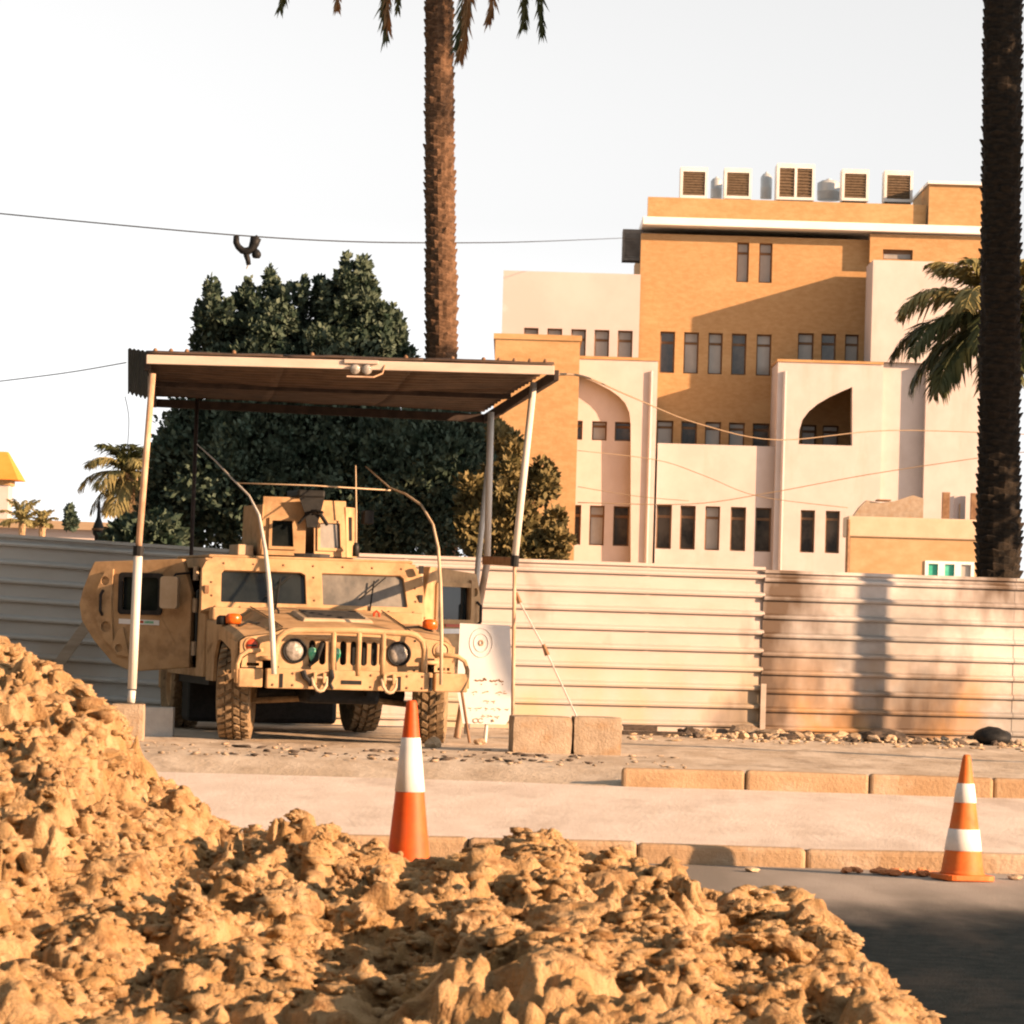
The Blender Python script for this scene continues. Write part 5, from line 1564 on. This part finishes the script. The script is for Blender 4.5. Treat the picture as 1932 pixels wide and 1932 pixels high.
o = bpy.data.objects.new('burnt_heap', sk2); link(o)
pp = at(1660, 1396, 41.2); o.location = (pp.x, 41.2, VG + .05); o.scale = (.33, .2, .16)
tag(o, 'blackened heap of rags in the middle of the rubble', 'rag heap')
# stones by the truck and litter on the verge: single things
def stone(u, v, Y, s, mt, label, squash=.7, z=VG, cat='stone', name='stone', group=None):
    me = r2.choice(rocks_of(mt))
    o = bpy.data.objects.new(name, me); link(o)
    p = at(u, v, Y)
    o.location = (p.x, Y, z + s * squash * .45); o.scale = (s * 1.2, s, s * squash)
    o.rotation_euler = (0, 0, r2.uniform(0, 6))
    return tag(o, label, cat, group)
stone(817, 1405, 35.0, .085, 'rubble_stone', 'pale rounded stone beside the right front wheel', .9)
stone(906, 1393, 36.2, .06, 'rubble_stone', 'small pale stone at the foot of the notice board', .9)
lit = empty('verge_litter', at(700, 1440, 32.5), kind='stuff')
lit.location.z = VG; lit['label'] = 'scatter of small stones and scraps on the dusty verge'
m1, m2 = [], []
vv, ff = [], []
rk = [rock_mesh(k * 3.3 + 20.3, 1, .62, .75) for k in range(5)]
rkv = [np.array([v.co[:] for v in me.vertices]) for me in rk]; rkf = [np.array([p.vertices[:] for p in me.polygons]) for me in rk]
def scatter(name, n, ufun, yfun, sfun, zf, mt, parent, seed):
    g = random.Random(seed); V, Fa, b = [], [], 0
    for k in range(n):
        Y = yfun(g); p = at(ufun(g), 1400, Y); s = sfun(g)
        i = g.randrange(5); a = g.uniform(0, 6.3)
        c, sn = math.cos(a), math.sin(a)
        v = rkv[i] * np.array([s * g.uniform(.8, 2.2), s * g.uniform(.8, 1.3), s * g.uniform(.35, .8)])
        v = np.column_stack([v[:, 0] * c - v[:, 1] * sn, v[:, 0] * sn + v[:, 1] * c, v[:, 2]]) + np.array([p.x, Y, zf(p.x, Y)])
        V.append(v); Fa.append(rkf[i] + b); b += len(v)
    o = mesh_np(name, np.vstack(V), np.vstack(Fa), mt, parent, parent.location if parent else (0, 0, 0))
    return o
vz = lambda x, y: VG + .008 if y > 31.2 else .2 - .035 * (31.6 - y) if x < .7 else VG + .005
o = scatter('pebbles', 150, lambda g: g.uniform(250, 1300), lambda g: 31.4 + 3.2 * g.random() ** 1.4, lambda g: g.choice((.008, .012, .016, .024)) * g.uniform(.7, 1.4), vz, M_block, lit, 5)
o['kind'] = 'stuff'
o = scatter('scraps', 70, lambda g: g.uniform(420, 1150), lambda g: 31.6 + 2.2 * g.random(), lambda g: g.choice((.012, .02, .035)) * g.uniform(.7, 1.4), vz, M_rubble_dark, lit, 6)
o['kind'] = 'stuff'
o = scatter('fence_scraps', 260, lambda g: g.uniform(1180, 1990), lambda g: 38.6 + 3.6 * g.random() ** .6, lambda g: g.choice((.012, .02, .03)) * g.uniform(.7, 1.5), lambda x, y: VG + .01, M_rubble, lit, 7)
o['kind'] = 'stuff'
# broken brick at the first kerb, and the small drain mark on the verge
bh = empty('brick_rubble', at(1690, 1637, 21.6), label='reddish broken brick rubble lying by the kerb near the right cone', cat='rubble')
bh.location.z = .006
for k in range(34):
    s = r2.uniform(.012, .034)
    M = Matrix.Translation((r2.gauss(0, .13), r2.gauss(0, .06), s * .5)) @ Matrix.Rotation(r2.uniform(0, 6), 4, 'Z') @ Matrix.Diagonal((s * 1.5, s, s * .8, 1))
    place(r2.choice(rocks_of('broken_brick')), 'brick_piece', bh, M)
for k, (u, lab) in enumerate(((1420, 'flat pale stone on the road edge right of the earth pile'), (1915, 'pale stone on the road edge right of the right cone'))):
    stone(u, 1625 + (u - 1420) * .03, 21.5, .045, 'rubble_stone', lab, .45, z=.004)

# ================================================================== traffic cones
def cone(name, x, y, z, h, r_b, r_t, bands, base, label, m_o, m_w, lean=(0, 0)):
    """bands: fractions from the top where the white starts and ends"""
    root = empty(name, (x, y, z), label=label, cat='traffic cone', group='traffic cones')
    root.rotation_euler = (lean[0], lean[1], .3)
    rad = lambda t: r_b + (r_t - r_b) * t
    prof = [(rad(0) + .012, .03), (rad(.02), .045)]
    for k in range(1, 24):
        prof.append((rad(k / 24), .03 + (h - .03) * k / 24))
    prof += [(r_t, h - .012), (r_t * .8, h), (.004, h + .001)]
    MB().lathe(prof, 36).build('body', m_o, root, smooth=True)
    for (a, b) in bands:
        t0, t1 = 1 - b, 1 - a
        MB().lathe([(rad(t0) + .001, .03 + (h - .03) * t0), (rad(t0) + .0035, .03 + (h - .03) * t0 + .002), (rad(t1) + .0035, .03 + (h - .03) * t1 - .002), (rad(t1) + .001, .03 + (h - .03) * t1)], 36, cap=False).build('reflective_band', m_w, root, smooth=True)
    MB().plate(rrect(-base, -base, base, base, .05), [], lambda a, b: (a, b, .032), lambda a, b: (a, b, 0)).build('base', m_o, root, bevel=.006)
    return root
c1 = at(772, 1600, 18.8)
cone('traffic_cone', c1.x, 18.8, 0, .99, .125, .026, [(.195, .48)], .19, 'large orange cone with one broad white band behind the earth pile', M_cone, M_cone_band, (0, R(-.6)))
c2 = at(1815, 1655, 21.3)
cone('traffic_cone', c2.x, 21.3, 0.004, .715, .125, .022, [(.24, .40), (.62, .80)], .15, 'small faded orange cone with two white bands at the right', M_cone_r, M_cone_band, (0, R(.8)))

# ================================================================== the earth pile in front
SIL = [(-260, 1200), (-60, 1186), (0, 1184), (60, 1194), (130, 1248), (200, 1294), (262, 1338), (285, 1405), (330, 1442), (400, 1482), (440, 1528), (478, 1560), (500, 1530), (560, 1513), (640, 1540), (690, 1580), (730, 1602), (800, 1612), (835, 1600), (880, 1582), (940, 1562), (1010, 1560), (1085, 1560), (1130, 1600), (1190, 1598), (1250, 1590), (1278, 1622), (1320, 1672), (1420, 1684), (1520, 1694), (1592, 1736), (1622, 1780), (1700, 1822), (1760, 1864), (1850, 1888), (1930, 1902), (2200, 1960)]
su, sv = np.array([a for a, b in SIL]), np.array([b for a, b in SIL])
def ridge_y(x): return 17.4 - (x + 2.5) * .72
def pile_height(X, Yg, detail=True):
    Yr = ridge_y(X)
    U = 966 + F * X / Yr
    V = np.interp(U, su, sv)
    hor = 1174 + (U - 966) * math.tan(ROLL)
    zr = EYE - (V - hor) * Yr / F - .035
    toe = Yr - 6.2
    t = np.clip((Yr - Yg) / 6.2, 0, 1)
    front = zr * (1 - t ** 1.25) + .12 * np.sin(np.pi * np.clip(t, 0, 1)) * np.clip(zr, 0, .8)
    tb = np.clip((Yg - Yr) / 1.7, 0, 1)
    backz = zr * (1 - tb ** .9)
    z = np.where(Yg <= Yr, front, backz)
    base = z.copy()
    if detail:
        wx = X + .10 * (fbm(X, Yg, 3.0, 3, 91) - .5); wy = Yg + .16 * (fbm(X, Yg, 3.0, 3, 92) - .5)
        big = worley(wx, wy, 1.25, 31, .75)
        mid = worley(wx, wy, 3.2, 41, .75)
        sm = worley(wx, wy, 8.0, 51, .8)
        ti = worley(wx, wy, 19.0, 61, .85)
        va = .35 + 1.1 * fbm(X, Yg, 1.6, 3, 131)
        dd = .15 * (big - .38) + .19 * (mid - .36) + .115 * va * (sm - .35) * np.clip((Yg - 10.5) / 4.0, .45, 1) + .05 * va * (ti - .35) - .22 * np.clip(fbm(X, Yg * .8, 5.0, 3, 151) - .57, 0, .16) / .16 + .03 * (fbm(X, Yg, 14, 3, 71) - .5)
        amp = np.clip(zr / .25, .15, 1) * np.clip((zr + .06) / .1, 0, 1)
        near_r = np.exp(-((Yg - Yr) / .22) ** 2)
        z = z + dd * amp * (1 - .45 * near_r)
    return z - .03
xs = np.linspace(-3.3, 2.5, 520); ys = np.concatenate([np.linspace(10.6, 18.2, 620), np.linspace(18.23, 20.4, 60)])
XX, YY = np.meshgrid(xs, ys)
ZZ = pile_height(XX, YY)
pile = empty('earth_pile', (-.8, 15, 0), label='big heap of dug orange earth and clods across the foreground', cat='earth pile')
# rough sideways push so the lumps overhang a little
DX = .035 * (fbm(XX, YY, 9, 3, 101) - .5) * 2; DY = .05 * (fbm(XX, YY, 7, 3, 111) - .5) * 2
v = np.column_stack([(XX + DX).ravel(), (YY + DY).ravel(), ZZ.ravel()])
ny, nx = ZZ.shape
i = np.arange(ny * nx).reshape(ny, nx)
q = np.stack([i[:-1, :-1], i[:-1, 1:], i[1:, 1:], i[1:, :-1]], -1)
keep = (np.maximum.reduce([ZZ[:-1, :-1], ZZ[:-1, 1:], ZZ[1:, 1:], ZZ[1:, :-1]]) > -.02)
o = mesh_np('mound', v, q[keep], M_earth, pile, (-.8, 15, 0))
def pile_z(x, y): return float(pile_height(np.array([[x]]), np.array([[y]]))[0, 0])

def clod_mesh(seed):
    """crumbly lump: rounded knobs and pits over an uneven core"""
    bm = bmesh.new()
    bmesh.ops.create_icosphere(bm, subdivisions=4, radius=1)
    o_ = Vector((seed * 2.3, seed, 7.7))
    for v in bm.verts:
        d = v.co.normalized()
        c = 1 + .45 * noise.noise(d * 1.1 + o_) + .22 * noise.noise(d * 2.6 + o_)
        cell = noise.voronoi(d * 3.2 + o_)[0][0]
        cell2 = noise.voronoi(d * 7.5 + o_)[0][0]
        c += .20 * (.45 - cell) + .085 * (.4 - cell2) + .05 * noise.noise(d * 13 + o_)
        v.co = d * c
        v.co.z *= .85
    me = bpy.data.meshes.new('clod'); bm.to_mesh(me); bm.free()
    return me
clods = []
for k in range(12):
    me = clod_mesh(k * 1.37 + 40); me.materials.append(M_clod); clods.append(me)
r3 = random.Random(33)
cand = []
while len(cand) < 280:
    x = r3.uniform(-3.0, 2.2); yr = float(ridge_y(x)); y = yr + .25 - r3.random() ** .8 * (yr + .25 - 12.6)
    u = 966 + F * x / y
    if not -60 < u < 2000: continue
    cand.append((x, y))
xa_ = np.array([c[0] for c in cand])[None, :]; ya_ = np.array([c[1] for c in cand])[None, :]
zz_ = pile_height(xa_, ya_)[0]
for (x, y), z in zip(cand, zz_):
    if z < .03: continue
    yr = float(ridge_y(x))
    s = r3.choice((.03, .035, .04, .05, .06, .07, .09)) * r3.uniform(.75, 1.25)
    if abs(y - yr) < .5: s = min(s, .055)
    M = Matrix.Translation((x + .8, y - 15, z - s * .1)) @ Matrix.Rotation(r3.uniform(0, 6.3), 4, 'Z') @ Matrix.Rotation(r3.uniform(-.7, .7), 4, 'X') @ Matrix.Diagonal((s * r3.uniform(.9, 1.5), s * r3.uniform(.8, 1.2), s * r3.uniform(.6, 1.0), 1))
    place(r3.choice(clods), 'clod', pile, M)
# crumbs: thousands of small clods in one part
N = 21000
rg = np.random.default_rng(77)
cx_ = rg.uniform(-3.1, 2.3, N); yr_ = ridge_y(cx_)
cy_ = yr_ + .35 - rg.random(N) ** .85 * (yr_ + .35 - 11.8)
cz_ = pile_height(cx_[None, :], cy_[None, :])[0]
ok = cz_ > -.01
cx_, cy_, cz_ = cx_[ok], cy_[ok], cz_[ok]
N = len(cx_)
sz_ = np.exp(rg.normal(math.log(.014), .55, N)); sz_ = np.clip(sz_, .006, .045)
V, Fa = [], []
b0 = 0
for k in range(5):
    sel = np.where(np.arange(N) % 5 == k)[0]
    bv = rkv[k]; nv = len(bv)
    a = rg.uniform(0, 6.3, len(sel)); ca, sa = np.cos(a), np.sin(a)
    sc3 = sz_[sel][:, None] * np.stack([rg.uniform(.8, 1.6, len(sel)), rg.uniform(.7, 1.2, len(sel)), rg.uniform(.6, 1.1, len(sel))], 1)
    vv_ = bv[None, :, :] * sc3[:, None, :]
    xx_ = vv_[..., 0] * ca[:, None] - vv_[..., 1] * sa[:, None]; yy_ = vv_[..., 0] * sa[:, None] + vv_[..., 1] * ca[:, None]
    vv_ = np.stack([xx_ + cx_[sel][:, None], yy_ + cy_[sel][:, None], vv_[..., 2] + cz_[sel][:, None] - sz_[sel][:, None] * .15], -1)
    V.append(vv_.reshape(-1, 3))
    Fa.append((rkf[k][None] + (np.arange(len(sel)) * nv)[:, None, None]).reshape(-1, 3) + b0)
    b0 += len(sel) * nv
o = mesh_np('crumbs', np.vstack(V), np.vstack(Fa), M_clod, pile, (-.8, 15, 0))
o['kind'] = 'stuff'
